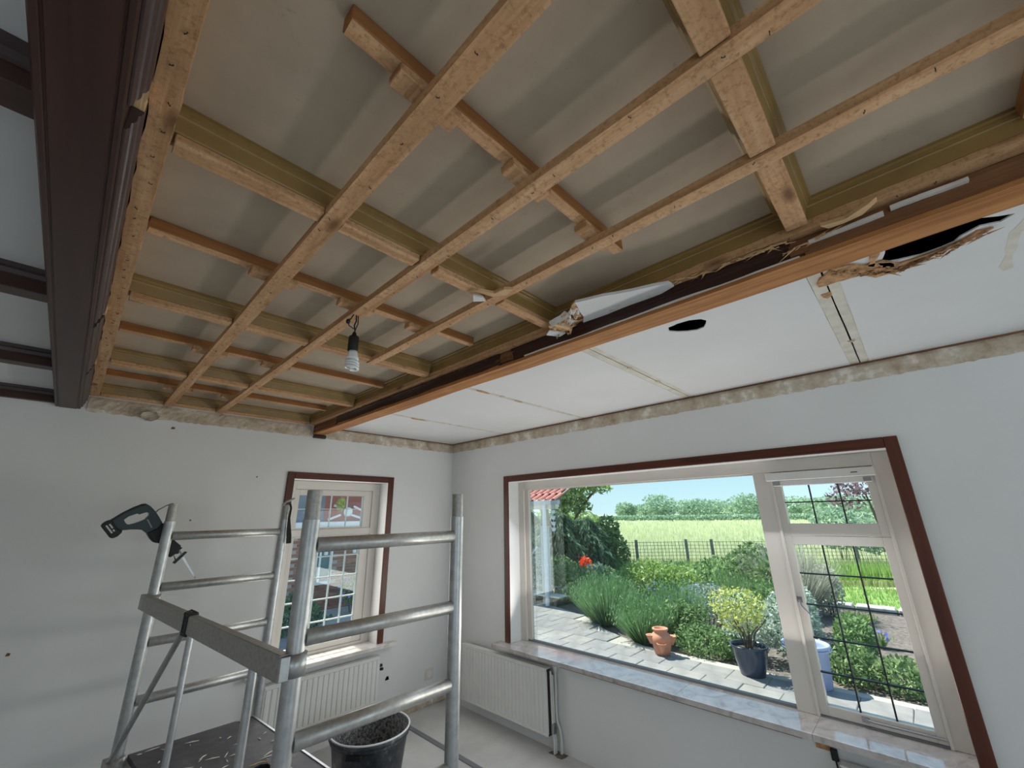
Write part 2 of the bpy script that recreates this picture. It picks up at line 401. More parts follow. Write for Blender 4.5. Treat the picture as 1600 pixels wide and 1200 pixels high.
MB().box(XR-.012, XR-.0005, -1.6, YB, 2.4775, 2.4865).build('shadow_strip', 'brown_core_y', w_right)
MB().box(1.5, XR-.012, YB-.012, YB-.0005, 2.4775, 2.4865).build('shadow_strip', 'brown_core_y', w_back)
# plaster lump on the band
mb = MB(); mb.lathe([(.0, .0), (.02, .004), (.045, .014), (.058, .03), (.06, .045)], (0, 0, 0), 10, False)
mb.v = [(v[0]+random.uniform(-.008, .008), v[1]*.8+random.uniform(-.006, .006), v[2]) for v in mb.v]
mb.xf(Matrix.Translation((.265, YB-.028, 2.395)) @ Matrix.Rotation(math.radians(90), 4, 'X') @ Matrix.Translation((0, 0, -.03)) @ Matrix.Diagonal((.9, .75, 1, 1)))
part(mb.build('plaster_lump', 'mortar', w_back), 'lump of mortar hanging from the bare band')

for (x, z, s_) in [(.405, 2.335, .010), (-.06, 1.02, .008), (.99, 2.02, .006), (.62, 1.70, .005)]:
    MB().slab(jag([(x-s_, z-s_*.6), (x+s_*.8, z-s_), (x+s_, z+s_*.7), (x-s_*.4, z+s_)], .01, s_*.25), [], YB-.0015, YB-.0003, 'y').build('wall_chip', 'brown_core_y', w_back)

# ------------------------------------------------------------------ coffered ceiling, middle bay
ZP, ZB, ZT, ZS = 2.573, 2.512, 2.485, 2.490       # panel, beam underside, batten underside, strip underside
MY = [.035, .974, 1.905, 2.860, 3.712]            # near edge of each coffer beam
edges = [-1.6] + [y+.048 for y in MY[:4]] + [3.766]
for k in range(5):
    MB().box(-.06, 1.375, edges[k]+.0006, edges[k+1]-.0006, ZP, ZP+.012).build('coffer_panel', 'old_panel', ceil)
B = [(.320, .370), (.632, .677), (.945, .986)]    # long battens B1..B3 (x ranges)
ordn = ['overhead', 'second from overhead', 'third from overhead', 'fourth from overhead', 'against the far wall']
blab = ['coffer beam nearest the camera, pale olive sides, crossing at the top right',
        'olive gold coffer beam with pale wood strip, in front of the hanging bulb',
        'olive gold coffer beam just behind the hanging bulb',
        'olive gold coffer beam one bay short of the far wall',
        'olive gold half beam lying along the far wall top']
def coffer_profile(y):
    return [(y, ZP), (y, ZP-.008), (y+.006, ZP-.010), (y+.008, ZP-.018), (y+.013, ZP-.021), (y+.016, ZP-.030), (y+.022, ZB+.004), (y+.024, ZB),
            (y+.074, ZB), (y+.076, ZB+.004), (y+.082, ZP-.030), (y+.085, ZP-.021), (y+.090, ZP-.018), (y+.092, ZP-.010), (y+.098, ZP-.008), (y+.098, ZP)]
BX = [(-.012, -.055)] + B + [(1.315, 1.33)]
for k, y in enumerate(MY):
    t = thing('coffer_beam', blab[k], 'ceiling beam', (.65, y+.05, ZB), 'coffer beams of the stripped ceiling')
    pr_ = coffer_profile(y)
    if k == 4: pr_ = [(p[0] if p[0] < YB-.002 else YB-.002, p[1]) for p in pr_[:9]] + [(YB-.002, ZP)]
    MB().extrude(pr_, -.012, 1.318, 'x').build('moulding', 'gold_paint', t)
    # thin pale bead under the cove
    MB().box(-.012, 1.318, y+.0125, y+.0150, ZP-.026, ZP-.0215).build('bead', 'gold_edge', t)
    segs = [(-.008, B[0][0]), (B[0][1], B[1][0]), (B[1][1], B[2][0]), (B[2][1], 1.318)]
    if k == 1: segs = [(-.008, B[0][0]), (B[0][1], B[1][0]-.006), (B[1][1]+.02, B[2][0]-.05), (B[2][1]+.02, 1.318)]
    if k >= 2: segs = segs[:2] + [(B[1][1], 1.318)]
    if k == 0: segs = [(B[0][1]+.1, B[1][0]), (B[1][1], B[2][0]), (B[2][1], 1.318)]
    for (x0, x1) in segs:
        if k == 4: MB().box(x0+.002, x1-.002, YB-.030, YB-.004, ZS, ZB).build('nailing_strip', 'raw_wood_x', t, .002)
        else:
            ya, yb = (y+.024, y+.071) if k else (y+.022, y+.076)
            zs = ZS if k else ZS-.001
            MB().box(x0+.002, x1-.002, ya, yb, zs, ZB).build('nailing_strip', 'raw_wood_x', t, .002)
# longitudinal moulding along the stripped beam
t = thing('coffer_cornice', 'olive gold moulding running along the torn beam from camera to far wall', 'moulding', (1.33, 1.2, ZB))
px = lambda d: 1.318 + d
pr_ = [(px(-.004), ZP), (px(-.004), ZP-.008), (px(.002), ZP-.011), (px(.003), ZP-.019), (px(.008), ZP-.022), (px(.010), ZP-.030), (px(.014), ZB), (px(.060), ZB), (px(.060), ZP)]
MB().extrude(pr_, -1.2, YB-.002, 'y').build('moulding', 'gold_paint', t)
MB().box(px(.0045), px(.0075), -1.2, YB-.03, ZP-.027, ZP-.0225).build('bead', 'gold_edge', t)

# long battens
def nails(x0, x1, y0, y1, n, z, parent, seed):
    r = random.Random(seed); mb = MB()
    for i in range(n):
        x = r.uniform(x0+.008, x1-.008); y = y0+(y1-y0)*(i+r.uniform(.1, .9))/n; a = r.uniform(-1.2, 1.2)
        T = Matrix.Translation((x, y, z)) @ Matrix.Rotation(a, 4, 'Z')
        mb.box(-.0035, -.0025, -.0007, .0007, -.003, .002, T); mb.box(.0025, .0035, -.0007, .0007, -.003, .002, T)
        mb.box(-.0035, .0035, -.0007, .0007, -.0036, -.0026, T)
    return stuff(mb.build('staple', 'dark_metal', parent))
def batten(label, x0, x1, y0, y1, skew, seed, name='ceiling_batten', nn=14):
    t = thing(name, label, 'batten', ((x0+x1)/2, (y0+y1)/2, ZT), 'long battens under the coffers')
    r = random.Random(seed); N = 16; vs = []; fs = []
    for i in range(N+1):
        y = y0+(y1-y0)*i/N; dx = skew*i/N
        j = [r.uniform(-.0012, .0012) for _ in range(4)]
        vs += [(x0+dx+j[0], y, ZT+j[1]), (x1+dx+j[2], y, ZT+j[3]), (x1+dx+j[2], y, ZB-.0008), (x0+dx+j[0], y, ZB-.0008)]
    for i in range(N):
        for k in range(4): fs.append((i*4+k, i*4+(k+1) % 4, (i+1)*4+(k+1) % 4, (i+1)*4+k))
    fs += [(0, 1, 2, 3), (N*4+3, N*4+2, N*4+1, N*4)]
    mb = MB(); mb.add(vs, fs); mb.build('lath', 'raw_wood_y', t)
    nails(x0, x1, y0, y1, nn, ZT, t, seed); return t
batten('wide rough batten crossing left of the hanging bulb to the far wall', B[0][0], B[0][1], -.9, 3.752, 0, 1, nn=34)
batten('pale batten carrying the hanging bulb, running to the far wall', B[1][0], B[1][1], -.9, 3.752, 0, 2, nn=30)
batten('shorter batten right of the bulb, ending at the second coffer beam', B[2][0], B[2][1], -.9, 1.975, .004, 3, nn=16)
t = thing('edge_batten', 'rough splintered batten fixed beside the dark brown box beam', 'batten', (-.03, 1.4, ZT), 'long battens under the coffers')
MB().slab(jag([(-.056, -.9), (-.012, -.9), (-.012, 3.752), (-.056, 3.752)], .05, .0022), [], ZT+.002, ZB).build('lath', 'raw_wood_y', t)
MB().box(-.056, -.0125, -.9, 3.752, ZB, ZP-.0005).build('backing_lath', 'raw_wood_y', t)
nails(-.05, -.016, -.2, 3.7, 40, ZT+.002, t, 9)
t = thing('edge_board', 'rough raw board edging the torn dark beam, below the gold moulding', 'board', (1.355, 1.2, ZT))
MB().slab(jag([(1.332, -1.2), (1.376, -1.2), (1.376, 3.74), (1.332, 3.74)], .04, .002), [], ZT+.001, ZB-.0008).build('lath', 'raw_wood_y', t)
nails(1.336, 1.372, -.3, 3.6, 26, ZT+.001, t, 12)

# crosspieces between the coffer beams, with packing blocks where the battens pass
CX = [(-.393, .80, 1.316, 'orange crosspiece at the top right edge of the picture'),
      (.530, .165, 1.105, 'orange crosspiece nearest the camera with both ends cut short'),
      (1.474, -.010, 1.27, 'orange crosspiece above the hanging bulb'),
      (2.445, -.010, 1.312, 'orange crosspiece second behind the hanging bulb'),
      (3.325, -.010, 1.295, 'orange crosspiece closest to the far wall')]
for i, (y, x0, x1, lab) in enumerate(CX):
    t = thing('cross_batten', lab, 'batten', ((x0+x1)/2, y+.018, 2.54), 'short crosspieces on the panels')
    MB().box(x0, x1, y, y+.037, 2.536, ZP-.0005).build('lath', 'orange_wood_x', t, .002)
    MB().slab(jag([(x0+.002, y+.002), (x1-.002, y+.002), (x1-.002, y+.035), (x0+.002, y+.035)], .05, .0015), [], 2.5345, 2.536).build('rough_face', 'raw_wood_x', t)
    for j, (b0, b1) in enumerate(B):
        if not (x0 < b0-.02 and b1+.02 < x1) or (j == 2 and y > 2.0): continue
        MB().box(b0-.055, b1+.045, y+.001, y+.046, ZB-.0002, 2.5343).build('packing_block', 'raw_wood_y', t, .002)

# ------------------------------------------------------------------ side bays: white boards
def board(outer, holes=(), mat='ceiling_white', name='ceiling_board', z0=2.485, z1=2.4895):
    return MB().slab(outer, holes, z0, z1).build(name, mat, ceil)
hole_big = [(1.72, -.077), (1.627, -.10), (1.60, -.165), (1.60, -.24), (1.64, -.301), (1.68, -.37), (1.70, -.35), (1.69, -.30), (1.71, -.27), (1.742, -.252), (1.75, -.224), (1.758, -.18), (1.745, -.12)]
hole_small = [(1.695, .64), (1.682, .597), (1.690, .543), (1.715, .505), (1.745, .493), (1.775, .505), (1.805, .530), (1.812, .565), (1.795, .595), (1.770, .63), (1.735, .655)]
seams = [(.035, .118), (.995, 1.072), (1.925, 1.965), (2.885, 2.925)]
RB = 1.46
ys = [-1.6, seams[0][0], seams[0][1], seams[1][0], seams[1][1], seams[2][0], seams[2][1], seams[3][0], seams[3][1], 3.766]
board([(RB, ys[0]), (XR, ys[0]), (XR, ys[1]), (RB, ys[1])], [jag(hole_big, .03, .004)])
board([(RB, ys[2]), (XR, ys[2]), (XR, ys[3]), (RB, ys[3])], [jag(hole_small, .02, .003)])
for a in (4, 6, 8): board([(RB, ys[a]), (XR, ys[a]), (XR, ys[a+1]), (RB, ys[a+1])])
for k, (a, b_) in enumerate(seams):
    w = (b_-a); mid = a+w*.46
    for (p, q_) in ((a, mid-.0025), (mid+.0025, b_)):
        board(jag([(RB, p+.0004), (XR-.01, p+.0004), (XR-.01, q_-.0004), (RB, q_-.0004)], .16, .0012), mat='filler', name='filler_strip', z0=2.4865, z1=2.497)
for (x, y, s, m_) in [(1.72, .07, .05, 'fibre_board'), (1.86, .085, .03, 'fibre_board'), (2.5, .07, .02, 'mortar'), (2.06, 1.03, .026, 'mortar'), (2.42, 1.03, .02, 'mortar'), (1.76, 1.95, .07, 'fibre_board'), (1.94, 1.945, .02, 'mortar'), (2.12, 1.955, .05, 'mortar'), (1.92, 2.93, .09, 'fibre_board'), (2.2, 2.91, .04, 'mortar'), (2.34, 2.90, .03, 'mortar')]:
    MB().slab(jag([(x-s, y-.012), (x+s*.4, y-.016), (x+s, y+.004), (x+s*.2, y+.012), (x-s*.6, y+.014)], .02, .004), [], 2.4838, 2.4864).build('torn_patch', m_, ceil)
# grey damp run on the near white board
MB().slab(jag([(1.70, -.40), (1.80, -.375), (1.96, -.38), (2.05, -.37), (2.10, -.385), (2.09, -.41), (1.98, -.40), (1.82, -.398), (1.72, -.43)], .05, .004), [], 2.4842, 2.4850).build('filler_smear', 'filler', ceil)
# torn rim hanging round the big hole
for pts in ([(1.639, .046), (1.651, -.008), (1.692, -.039), (1.70, -.085), (1.745, -.115), (1.816, -.100), (1.812, -.06), (1.765, -.03), (1.756, .02), (1.75, .10), (1.70, .09)],
            [(1.70, -.07), (1.763, -.13), (1.758, -.20), (1.735, -.27), (1.70, -.30), (1.715, -.335), (1.757, -.27), (1.785, -.20), (1.822, -.150), (1.80, -.085)],
            [(1.60, -.10), (1.62, -.085), (1.72, -.06), (1.70, -.045), (1.63, -.06)]):
    o = MB().slab(jag(pts, .02, .004), [], 2.4785, 2.4848).build('torn_edge', 'fibre_board', ceil)
# left bay
lys = [-1.6, -.02, .08, .94, 1.04, 1.90, 2.00, 2.84, 2.94, 3.766]
for a in (0, 2, 4, 6, 8): board([(XL, lys[a]), (-.15, lys[a]), (-.15, lys[a+1]), (XL, lys[a+1])])
clab = ['dark brown cross beam in the left bay, closest to the camera', 'dark brown cross beam in the left bay, second from the camera', 'dark brown cross beam in the left bay, third from the camera', 'dark brown half beam in the left bay, along the far wall']
for k, (a, b_) in enumerate([(.94, 1.04), (1.90, 2.00), (2.84, 2.94), (3.715, 3.764)]):
    t = thing('cross_beam', clab[k], 'ceiling beam', (-.9, a, 2.41), 'dark cross beams of the left bay')
    MB().box(XL, -.190, a+.012, b_-(.012 if k < 3 else 0), 2.41, 2.50).build('casing', 'dark_brown_x', t, .003)
    MB().extrude([(a-.012, 2.4845), (a-.010, 2.470), (a, 2.466), (a+.004, 2.452), (a+.0115, 2.448), (a+.0115, 2.4845)], XL, -.190, 'x').build('cove', 'moulding_purple', t)

# ------------------------------------------------------------------ dark box beam
t = thing('box_beam', 'heavy dark brown box beam with stepped mouldings at the left', 'ceiling beam', (-.125, 1.2, 2.39))
bp = [(-.190, 2.50), (-.190, 2.398), (-.186, 2.392), (-.178, 2.392), (-.176, 2.3945), (-.173, 2.3945), (-.171, 2.391), (-.094, 2.391), (-.092, 2.3945), (-.089, 2.3945), (-.087, 2.392), (-.080, 2.393), (-.077, 2.398), (-.077, 2.50)]
MB().extrude(bp, -1.6, 3.763, 'y').build('casing', 'dark_brown_y', t)
for (y0, y1) in [(-1.6, .86), (.925, 2.07), (2.12, 2.83), (2.87, 3.755)]:
    mp_ = [(-.0765, 2.405), (-.073, 2.405), (-.069, 2.412), (-.069, 2.424), (-.066, 2.426), (-.063, 2.434), (-.063, 2.446), (-.060, 2.449), (-.057, 2.458), (-.057, 2.49), (-.0765, 2.49)]
    MB().extrude(mp_, y0, y1, 'y').build('side_moulding', 'moulding_purple', t)
for (y0, y1) in [(.862, .923), (2.072, 2.118), (2.832, 2.868)]:
    MB().slab(jag([(-.0765, y0), (-.057, y0), (-.057, y1), (-.0765, y1)], .02, .003), [], 2.462, 2.49).build('torn_backing', 'split_wood', t)

# ------------------------------------------------------------------ stripped beam
t = thing('stripped_beam', 'half dismantled ceiling beam with raw orange plank and torn dark cladding', 'ceiling beam', (1.43, 1.2, 2.408))
N = 60; vs = []; fs = []; r = random.Random(4)
for i in range(N+1):
    y = -1.6 + (3.764+1.6)*i/N
    wob = .006*math.sin(y*2.3+.7) + .004*math.sin(y*6.1)
    xl, xr = 1.372 + r.uniform(-.001, .001), 1.492 + wob + (-.012*max(0, (y-2.4)))
    vs += [(xl, y, 2.4095), (xr-.012, y, 2.408), (xr, y, 2.422), (xr, y, 2.440), (xl, y, 2.4235)]
for i in range(N):
    for k in range(5): fs.append((i*5+k, i*5+(k+1) % 5, (i+1)*5+(k+1) % 5, (i+1)*5+k))
fs += [tuple(range(5)), tuple(range(N*5+4, N*5-1, -1))]
mb = MB(); mb.add(vs, fs); mb.build('plank', 'orange_wood_y', t)
MB().slab(jag([(1.386, -1.6), (1.472, -1.6), (1.472, 3.764), (1.386, 3.764)], .06, .002), [], 2.4242, 2.56).build('core', 'brown_core_y', t)
def cladding(y0, y1):
    pr_ = [(1.376, 2.430), (1.385, 2.430), (1.385, 2.4838), (1.362, 2.4838), (1.362, 2.474), (1.367, 2.472), (1.368, 2.466), (1.372, 2.464), (1.373, 2.458), (1.376, 2.456)]
    return MB().extrude(pr_, y0, y1, 'y').build('cladding', 'dark_brown_y', t)
cladding(1.385, 3.28); cladding(.115, 1.30)
MB().box(1.374, 1.3855, -1.6, .085, 2.4245, 2.4838).build('cladding', 'brown_core_y', t)
part(MB().slab(jag([(2.44, 3.30), (2.4838, 3.30), (2.4838, 3.762), (2.425, 3.762), (2.425, 3.33)], .02, .003), [], 0, .01).xf(Matrix(((0, 0, 1, 1.3755), (0, 1, 0, 0), (1, 0, 0, 0), (0, 0, 0, 1)))).build('cladding', 'brown_core_y', t), 'bare brown backing near the far wall')
# torn paper lip between cladding and plank (wavy)
def lip(ys_, name='paper_lip', mat='torn_paper', x=1.3705, z0=2.4238, th=.0065, amp=.0055):
    vs = []; fs = []
    for i, y in enumerate(ys_):
        w = amp*(.6*math.sin(y*9)+.4*math.sin(y*21+1))+random.uniform(-.0012, .0012)
        vs += [(x+w, y, z0), (x+w+.014, y, z0), (x+w+.014, y, z0+th), (x+w, y, z0+th)]
    for i in range(len(ys_)-1):
        for k in range(4): fs.append((i*4+k, i*4+(k+1) % 4, (i+1)*4+(k+1) % 4, (i+1)*4+k))
    fs += [(0, 1, 2, 3), tuple(range(len(vs)-1, len(vs)-5, -1))]
    mb = MB(); mb.add(vs, fs); return mb.build(name, mat, t, fix=True)
lip(np.linspace(.10, 1.22, 30)); lip(np.linspace(1.40, 3.25, 30), th=.003, mat='orange_wood_y')
lip(np.linspace(-.10, .07, 8), x=1.362, z0=2.455, th=.010); lip(np.linspace(-.26, -.115, 8), x=1.362, z0=2.462, th=.010)
lip(np.linspace(.66, 1.35, 24), x=1.476, z0=2.4405, th=.004, amp=.006)
for (y0, y1) in [(1.30, 1.385), (.075, .12)]:
    MB().slab(jag([(1.368, y0), (1.386, y0), (1.386, y1), (1.368, y1)], .02, .003), [], 2.435, 2.480).build('torn_block', 'brown_core_y', t)
part(MB().box(1.378, 1.478, 3.726, 3.7645, 2.378, 2.407).build('bearing_pad', 'dark_brown_x', t), 'small dark pad under the beam end at the wall')

# frayed slivers where wood and board tore away
def fray(line, n, spread, L, w, mat, parent, name='torn_fibres', down=.006):
    mb = MB(); P = [Vector(p) for p in line]
    for i in range(n):
        k = random.randrange(len(P)-1); p = P[k].lerp(P[k+1], random.random()); d0 = (P[k+1]-P[k]).normalized()
        p = p + Vector((random.uniform(-1, 1)*spread, random.uniform(-1, 1)*spread, 0))
        d = (d0*random.choice((-1, 1)) + Vector((random.uniform(-.5, .5), random.uniform(-.5, .5), random.uniform(-.35, .05)))).normalized()
        l_ = L*random.uniform(.4, 1.3); ww = w*random.uniform(.5, 1.4); sd_ = d.cross(Vector((0, 0, 1))).normalized()*ww; u_ = Vector((0, 0, ww*.5))
        z0 = Vector((0, 0, -random.uniform(0, down)))
        mb.add([p+z0-sd_, p+z0+sd_, p+z0-u_*2, p+z0+d*l_], [(0, 1, 3), (1, 2, 3), (2, 0, 3), (0, 2, 1)])
    return stuff(mb.build(name, mat, parent, fix=False))
fray([(1.352, .12, 2.484), (1.345, .30, 2.484), (1.340, .60, 2.484), (1.345, .95, 2.484)], 90, .010, .045, .004, 'split_wood', t)
fray([(1.358, 1.40, 2.484), (1.358, 3.2, 2.484)], 80, .006, .035, .003, 'brown_core_y', t)
fray([(1.372, .02, 2.47), (1.372, .14, 2.455)], 40, .008, .05, .004, 'split_wood', t)
fray([(1.372, 1.30, 2.47), (1.372, 1.39, 2.455)], 30, .008, .04, .004, 'brown_core_y', t)
fray([(1.66, .05, 2.480), (1.74, -.06, 2.480), (1.80, -.12, 2.480), (1.77, -.22, 2.480), (1.72, -.32, 2.480)], 120, .014, .032, .004, 'fibre_board', ceil, down=.008)
fray([(1.74, -.02, 2.4785), (1.79, -.13, 2.4785), (1.76, -.25, 2.4785)], 40, .012, .03, .005, 'brown_core_y', ceil, down=.006)

# loose scraps
def shard(name, label, cat, pts, z0, z1, mat, rot=None, group=None, jg=.004):
    o = MB().slab(jag(pts, .03, jg), [], z0, z1)
    if rot: 
        c = Vector((sum(p[0] for p in pts)/len(pts), sum(p[1] for p in pts)/len(pts), (z0+z1)/2))
        o.xf(Matrix.Translation(c) @ Matrix.Rotation(rot[0], 4, rot[1]) @ Matrix.Translation(-c))
    return tag(o.build(name, mat), label, cat, group)
t2 = thing('plasterboard_scrap', 'white plasterboard remnant with broken edges, hanging beside the dark beam', 'plasterboard', (1.27, .66, 2.47))
pts = [(1.190, .786), (1.24, .642), (1.315, .473), (1.345, .469), (1.3615, .526), (1.3615, .70), (1.358, .865), (1.315, .835), (1.262, .821), (1.225, .80)]
MB().slab(jag(pts, .05, .004), [], 2.4725, 2.4835).build('board_face', 'ceiling_white', t2)
part(MB().slab(jag([(1.19, .79), (1.225, .80), (1.262, .82), (1.31, .84), (1.30, .875), (1.25, .85), (1.20, .82)], .02, .005), [], 2.477, 2.4838).build('torn_edge', 'split_wood', t2), 'torn tan core of the board')
shard('plasterboard_chunk', 'crumpled lump of plasterboard wedged where the second strip meets the beam', 'plasterboard', [(1.255, .93), (1.30, .90), (1.345, .92), (1.35, .985), (1.30, 1.0), (1.26, .98)], 2.458, 2.4838, 'split_wood', (.25, 'X'))
shard('plasterboard_flake', 'pale torn flake standing upright beside the crumpled plasterboard lump', 'plasterboard', [(1.225, .87), (1.25, .86), (1.262, .95), (1.24, .96)], 2.462, 2.47, 'torn_paper', (.9, 'Y'))
shard('plasterboard_chip', 'white chip lying below the crumpled plasterboard lump at the beam', 'plasterboard', [(1.29, 1.0), (1.345, .955), (1.353, .99), (1.31, 1.03)], 2.452, 2.458, 'ceiling_white', (.2, 'Y'))
shard('wood_shard', 'splintered wood shard with a white chip hanging at the third batten', 'wood scrap', [(.855, 1.03), (.89, 1.0), (.935, .985), (.955, .93), (.935, .88), (.915, .90), (.92, .955), (.87, .985)], 2.474, 2.4838, 'split_wood', (.15, 'X'))
shard('plaster_chip', 'small bright white chip caught behind the splintered shard at the third batten', 'plasterboard', [(.87, 1.02), (.905, 1.0), (.925, 1.015), (.90, 1.045)], 2.466, 2.4725, 'ceiling_white')
shard('split_wood_piece', 'long pale split of wood sticking out beside the raw board at right', 'wood scrap', [(1.315, .03), (1.322, -.02), (1.30, -.075), (1.288, -.095), (1.305, -.09), (1.33, -.06), (1.335, -.02), (1.335, .02)], 2.462, 2.4755, 'split_wood', (.25, 'Y'), jg=.003)

t2 = thing('plasterboard_crumbs', 'torn fibres and crumbs of board around the crumpled plasterboard lump', 'debris', (1.30, .93, 2.46))
fray([(1.25, .86, 2.480), (1.30, .93, 2.470), (1.345, .99, 2.470)], 60, .030, .030, .007, 'split_wood', t2, down=.016)
fray([(1.23, .83, 2.480), (1.29, .90, 2.472)], 26, .022, .028, .009, 'torn_paper', t2, down=.014)

# ------------------------------------------------------------------ hanging bulb
t = thing('bulb_pendant', 'bare spiral energy saving bulb hanging on black wire from a batten', 'light bulb', (.655, 1.49, 2.26))
bx, by = .653, 1.492
MB().tube([(bx, by, ZT), (bx+.002, by, 2.46), (bx-.004, by, 2.44), (bx, by, 2.418), (bx+.002, by, 2.405)], .0028, 8).build('cord', 'black_rubber', t)
MB().tube([(bx+.008, by, ZT), (bx+.010, by, 2.45), (bx+.003, by, 2.425), (bx, by, 2.41)], .0022, 8).build('cord', 'black_rubber', t)
MB().tube([(bx-.012, by, ZT), (bx-.020, by, 2.465), (bx-.030, by, 2.448), (bx-.026, by, 2.432), (bx-.008, by, 2.424), (bx, by, 2.428)], .0022, 8).build('cord', 'black_rubber', t)
MB().lathe([(.0, .010), (.007, .008), (.009, 0), (.007, -.008), (.0, -.010)], (bx-.031, by, 2.448), 12).build('wire_connector', 'black_rubber', t)
MB().lathe([(.0, .0), (.006, 0), (.010, -.014), (.0185, -.020), (.020, -.028), (.020, -.078), (.0185, -.082), (.0, -.082)], (bx, by, 2.410), 20).build('socket', 'black_rubber', t)
MB().lathe([(.0, 0), (.0165, 0), (.018, -.008), (.0225, -.026), (.025, -.034), (.022, -.036), (0, -.036)], (bx+.002, by, 2.328), 20).build('bulb_base', 'lamp_glass', t)
sp_ = []
for i in range(97):
    a = 2*PI*3.0*i/96; z = 2.290 - .034*i/96; r_ = .0205 + .003*i/96
    sp_.append((bx+.003+r_*math.cos(a), by+r_*math.sin(a), z))
for k in range(12):
    u = k/11; a = 2*PI*3.0 + u*PI*.9; r_ = .0235*(1-u); sp_.append((bx+.003+r_*math.cos(a), by+r_*math.sin(a), 2.2555))
part(MB().tube(sp_, .0055, 8).build('bulb_spiral', 'lamp_glass', t), 'white glass spiral tube')
MB().lathe([(0, 0), (.0165, 0), (.018, -.034), (0, -.036)], (bx+.003, by, 2.293), 14).build('bulb_core', 'lamp_glass', t)
# ------------------------------------------------------------------ big window
XF = 3.08
wn = struct(empty('window_1'))
def bxs(lst, name, mat, parent, bevel=.002):
    mb = MB()
    for b_ in lst: mb.box(*b_)
    return mb.build(name, mat, parent, bevel)
fr = bxs([(XF, XF+.09, 2.805, 2.873, .626, 2.005), (XF, XF+.09, .073, .148, .626, 2.005), (XF, XF+.09, .148, 2.805, 1.930, 2.005), (XF, XF+.09, .662, .762, .626, 1.930)], 'frame', 'cream_paint', wn)
bxs([(XF+.020, XF+.048, .762, 2.805, .626, .640), (XF, XF+.05, .148, .662, .626, .632)], 'sill_rail', 'zinc_strip', wn, 0)
bxs([(XF+.018, XF+.05, 2.755, 2.805, .640, 1.930), (XF+.03, XF+.05, .762, 2.755, 1.922, 1.930)], 'glazing_bead', 'cream_paint', wn)
gp = MB().box(XF+.034, XF+.040, .762, 2.756, .640, 1.923).build('pane', 'pane_glass', wn)
# architrave on the wall (three mahogany boards) and left inner reveal is the wall itself
for (y0, y1, z0, z1, mm) in [(2.874, 2.932, .628, 2.062, 'mahogany_z'), (.016, .073, .628, 2.062, 'mahogany_z'), (.073, 2.874, 2.005, 2.062, 'mahogany_y')]:
    MB().box(XR-.016, XR+.004, y0, y1, z0, z1).build('architrave', mm, wn, .003)
# right hand sashes
xs0, xs1 = XF+.008, XF+.052
def sash(name, y0, y1, z0, z1, gy0, gy1, gz0, gz1, cols, rows, label):
    s_ = bxs([(xs0, xs1, y0, gy0, z0, z1), (xs0, xs1, gy1, y1, z0, z1), (xs0, xs1, gy0, gy1, z0, gz0), (xs0, xs1, gy0, gy1, gz1, z1)], name, 'cream_paint', wn)
    part(s_, label)
    MB().box(xs0+.018, xs0+.023, gy0, gy1, gz0, gz1).build('pane', 'leaded_glass', s_)
    for c_ in cols: MB().box(xs0+.012, xs0+.0285, c_-.0035, c_+.0035, gz0, gz1).build('glazing_bar', 'lead_came', s_)
    for r_ in rows: MB().box(xs0+.0115, xs0+.029, gy0, gy1, r_-.0035, r_+.0035).build('glazing_bar', 'lead_came', s_)
    return s_
sash('casement', .155, .656, 1.5525, 1.928, .196, .615, 1.620, 1.890, [.331, .474], [1.744], 'small upper sash with six leaded panes')
cs = sash('casement', .155, .656, .634, 1.5495, .196, .615, .682, 1.501, [.331, .474], [1.341, 1.176, 1.006, .838], 'tall lower sash with fifteen leaded panes')
bxs([(XF-.008, XF+.006, .654, .668, .626, 1.93), (XF-.008, XF+.006, .142, .156, .626, 1.93)], 'cover_bead', 'cream_paint', wn)
mb = MB(); mb.box(XF-.002, XF+.008, .628, .650, 1.185, 1.215); mb.tube([(XF-.006, .640, 1.20), (XF-.012, .635, 1.17), (XF-.010, .600, 1.125)], .005, 8)
mb.build('window_catch', 'steel', wn)
mb = MB(); mb.tube([(XF-.008, .455, .664), (XF-.010, .42, .661), (XF-.006, .16, .660)], .006, 8); mb.box(XF-.012, XF+.006, .44, .47, .652, .672)
mb.build('stay_bar', 'steel', wn)
t = thing('trickle_vent', 'white slotted ventilator box above the small leaded sash', 'ventilator', (XF, .41, 1.87))
MB().box(XF-.045, XF-.001, .147, .682, 1.874, 1.922).build('housing', 'white_plastic', t, .004)
MB().box(XF-.030, XF-.001, .168, .650, 1.842, 1.8735).build('flap_rail', 'white_plastic', t, .003)
MB().box(XF-.036, XF-.0301, .17, .205, 1.846, 1.868).build('end_clip', 'print_grey', t); MB().box(XF-.036, XF-.0301, .61, .648, 1.846, 1.868).build('end_clip', 'print_grey', t)
MB().box(XF-.0462, XF-.0451, .222, .252, 1.895, 1.900).build('badge', 'dark_metal', t)
# marble sill
t = thing('window_sill', 'polished marble sill under the wide picture window', 'window sill', (2.95, 1.4, .6))
js = [-.06, .655, 1.36, 3.0]
for a, b_ in zip(js[:-1], js[1:]):
    l0, l1 = max(a, .074)+.0008, min(b_, 2.872)-.0008
    MB().slab([(2.825, a+.0008), (2.825, b_-.0008), (XR-.001, b_-.0008), (XR-.001, l1), (XF+.06, l1), (XF+.06, l0), (XR-.001, l0), (XR-.001, a+.0008)], [], .597, .6255).build('slab', 'marble', t, .003)
tag(MB().box(XR-.014, XR-.001, .728, 2.33, .553, .572).build('wall_batten', 'mahogany_y'), 'thin dark red batten on the wall just under the marble sill', 'batten')

